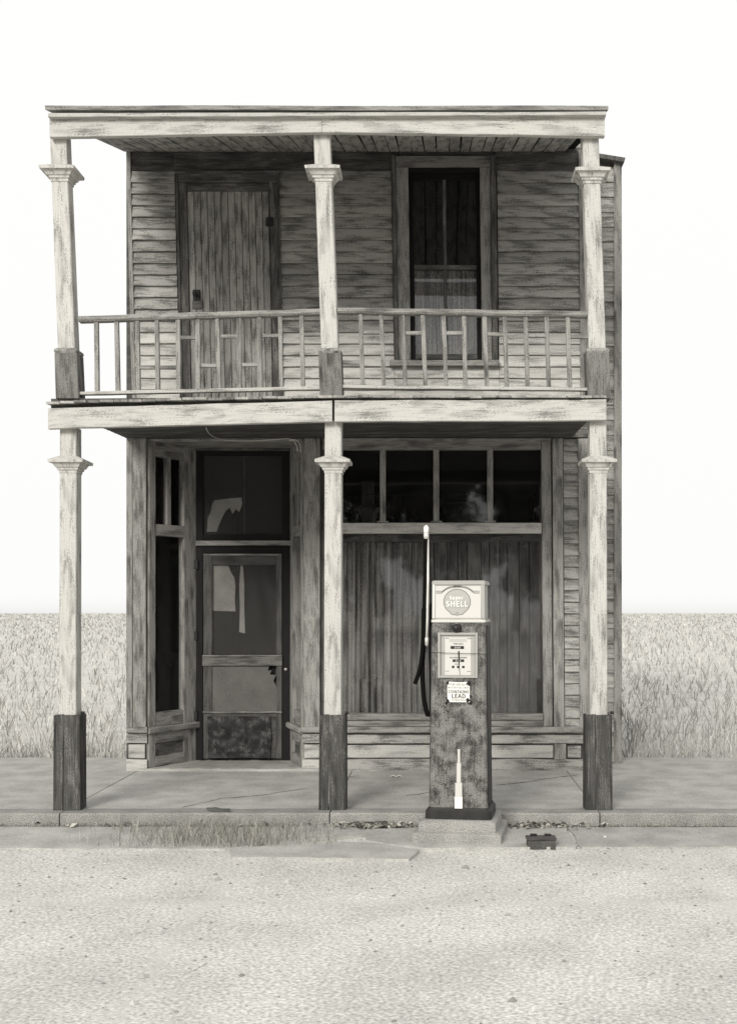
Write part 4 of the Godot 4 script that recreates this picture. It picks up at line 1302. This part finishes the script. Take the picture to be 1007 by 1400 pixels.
func leaf(st: SurfaceTool, c: Vector3, s: float) -> void:
	var v := rng.randf_range(0.06, 0.5)
	st.set_color(Color(v, v * 0.95, v * 0.84))
	var b := Basis.from_euler(Vector3(rng.randf_range(-0.8, 0.8), rng.randf() * TAU, rng.randf_range(-0.8, 0.8)))
	var tip := c + b * Vector3(s, 0, 0)
	var end := c + b * Vector3(-s, 0, 0)
	var l := c + b * Vector3(0, s * 0.25, s * 0.5)
	var r := c + b * Vector3(0, s * 0.25, -s * 0.5)
	tri(st, end, r, tip)
	tri(st, end, tip, l)

func blade(st: SurfaceTool, c: Vector3, h: float) -> void:
	var v := rng.randf_range(0.10, 0.42)
	st.set_color(Color(v, v * 0.96, v * 0.84))
	var a := rng.randf() * TAU
	var side := Vector3(cos(a), 0, sin(a)) * 0.0022
	var bend := Vector3(rng.randfn(0, 0.4), 0, rng.randfn(0, 0.4)) * h
	var mid := c + Vector3(0, h * 0.6, 0) + bend * 0.35
	var tip := c + Vector3(0, h * 0.95, 0) + bend
	quad(st, c - side, mid - side * 0.7, mid + side * 0.7, c + side)
	tri(st, mid - side * 0.7, tip, mid + side * 0.7)

# ---------------------------------------------------------------- the trees across the street, mirrored in the shop glass
func make_trees() -> void:
	var lm := StandardMaterial3D.new()
	lm.vertex_color_use_as_albedo = true
	lm.roughness = 0.8
	for t in [[-28.0, 62.0, 12.0], [-22.0, 59.0, 13.5], [-16.5, 63.0, 12.5], [-11.0, 60.0, 13.0], [-5.5, 64.0, 14.0], [-0.5, 60.0, 12.5], [5.0, 62.0, 13.5], [11.0, 60.0, 12.0], [17.0, 61.0, 12.5]]:
		var root := node("street_tree", Vector3(t[0], 0, t[1]))
		tag(root, "leafy tree across the street, mirrored in the shop glass", "tree", "trees across the street")
		var h: float = t[2]
		var pts := []
		var rad := []
		for k in 7:
			pts.append(Vector3(0.25 * sin(k * 1.3 + t[0]), h * 0.8 * k / 6.0, 0.2 * cos(k * 1.7 + t[0])))
			rad.append(lerpf(0.28, 0.06, k / 6.0))
		var trunk := tube(root, "trunk", pts, rad, M.bare, 8)
		for k in 5:
			var a: float = TAU * k / 5 + t[0]
			tube(trunk, "limb", [pts[2 + k % 3], pts[2 + k % 3] + Vector3(cos(a) * 1.2, 1.1, sin(a) * 1.2), pts[2 + k % 3] + Vector3(cos(a) * 2.6, 2.0, sin(a) * 2.6)], [0.12, 0.08, 0.03], M.bare, 6)
		var st := begin()
		var lobes := []
		for k in 16:
			lobes.append([Vector3(rng.randfn(0, 1.5), lerpf(0.16, 0.9, rng.randf()) * h, rng.randfn(0, 1.3)), rng.randf_range(1.0, 1.9)])
		for k in 4600:
			var l: Array = lobes[rng.randi() % 16]
			var dir := Vector3(rng.randfn(), rng.randfn(), rng.randfn()).normalized()
			var r: float = l[1]
			var c: Vector3 = l[0] + dir * r * pow(rng.randf(), 0.35)
			leaf_clump(st, c, rng.randf_range(0.20, 0.42))
		commit(st, "crown", lm, root)

func leaf_clump(st: SurfaceTool, c: Vector3, s: float) -> void:
	var v := rng.randf_range(0.04, 0.09)
	st.set_color(Color(v, v * 0.97, v * 0.88))
	var b := Basis.from_euler(Vector3(rng.randf() * TAU, rng.randf() * TAU, rng.randf() * TAU))
	quad(st, c + b * Vector3(-s, 0, 0), c + b * Vector3(0, s * 0.6, 0.1 * s), c + b * Vector3(s, 0, 0), c + b * Vector3(0, -s * 0.6, 0.1 * s))

func pebble(st: SurfaceTool, c: Vector3, r: float) -> void:
	var v := rng.randf_range(0.16, 0.55)
	st.set_color(Color(v, v * 0.975, v * 0.91))
	var ring := []
	var a0 := rng.randf() * TAU
	for k in 5:
		var a := a0 + TAU * k / 5
		ring.append(c + Vector3(cos(a) * r * rng.randf_range(0.8, 1.3), 0, sin(a) * r * rng.randf_range(0.8, 1.2)))
	var top := c + Vector3(0, r * rng.randf_range(0.6, 0.9), 0)
	for k in 5:
		tri(st, top, ring[k], ring[(k + 1) % 5])
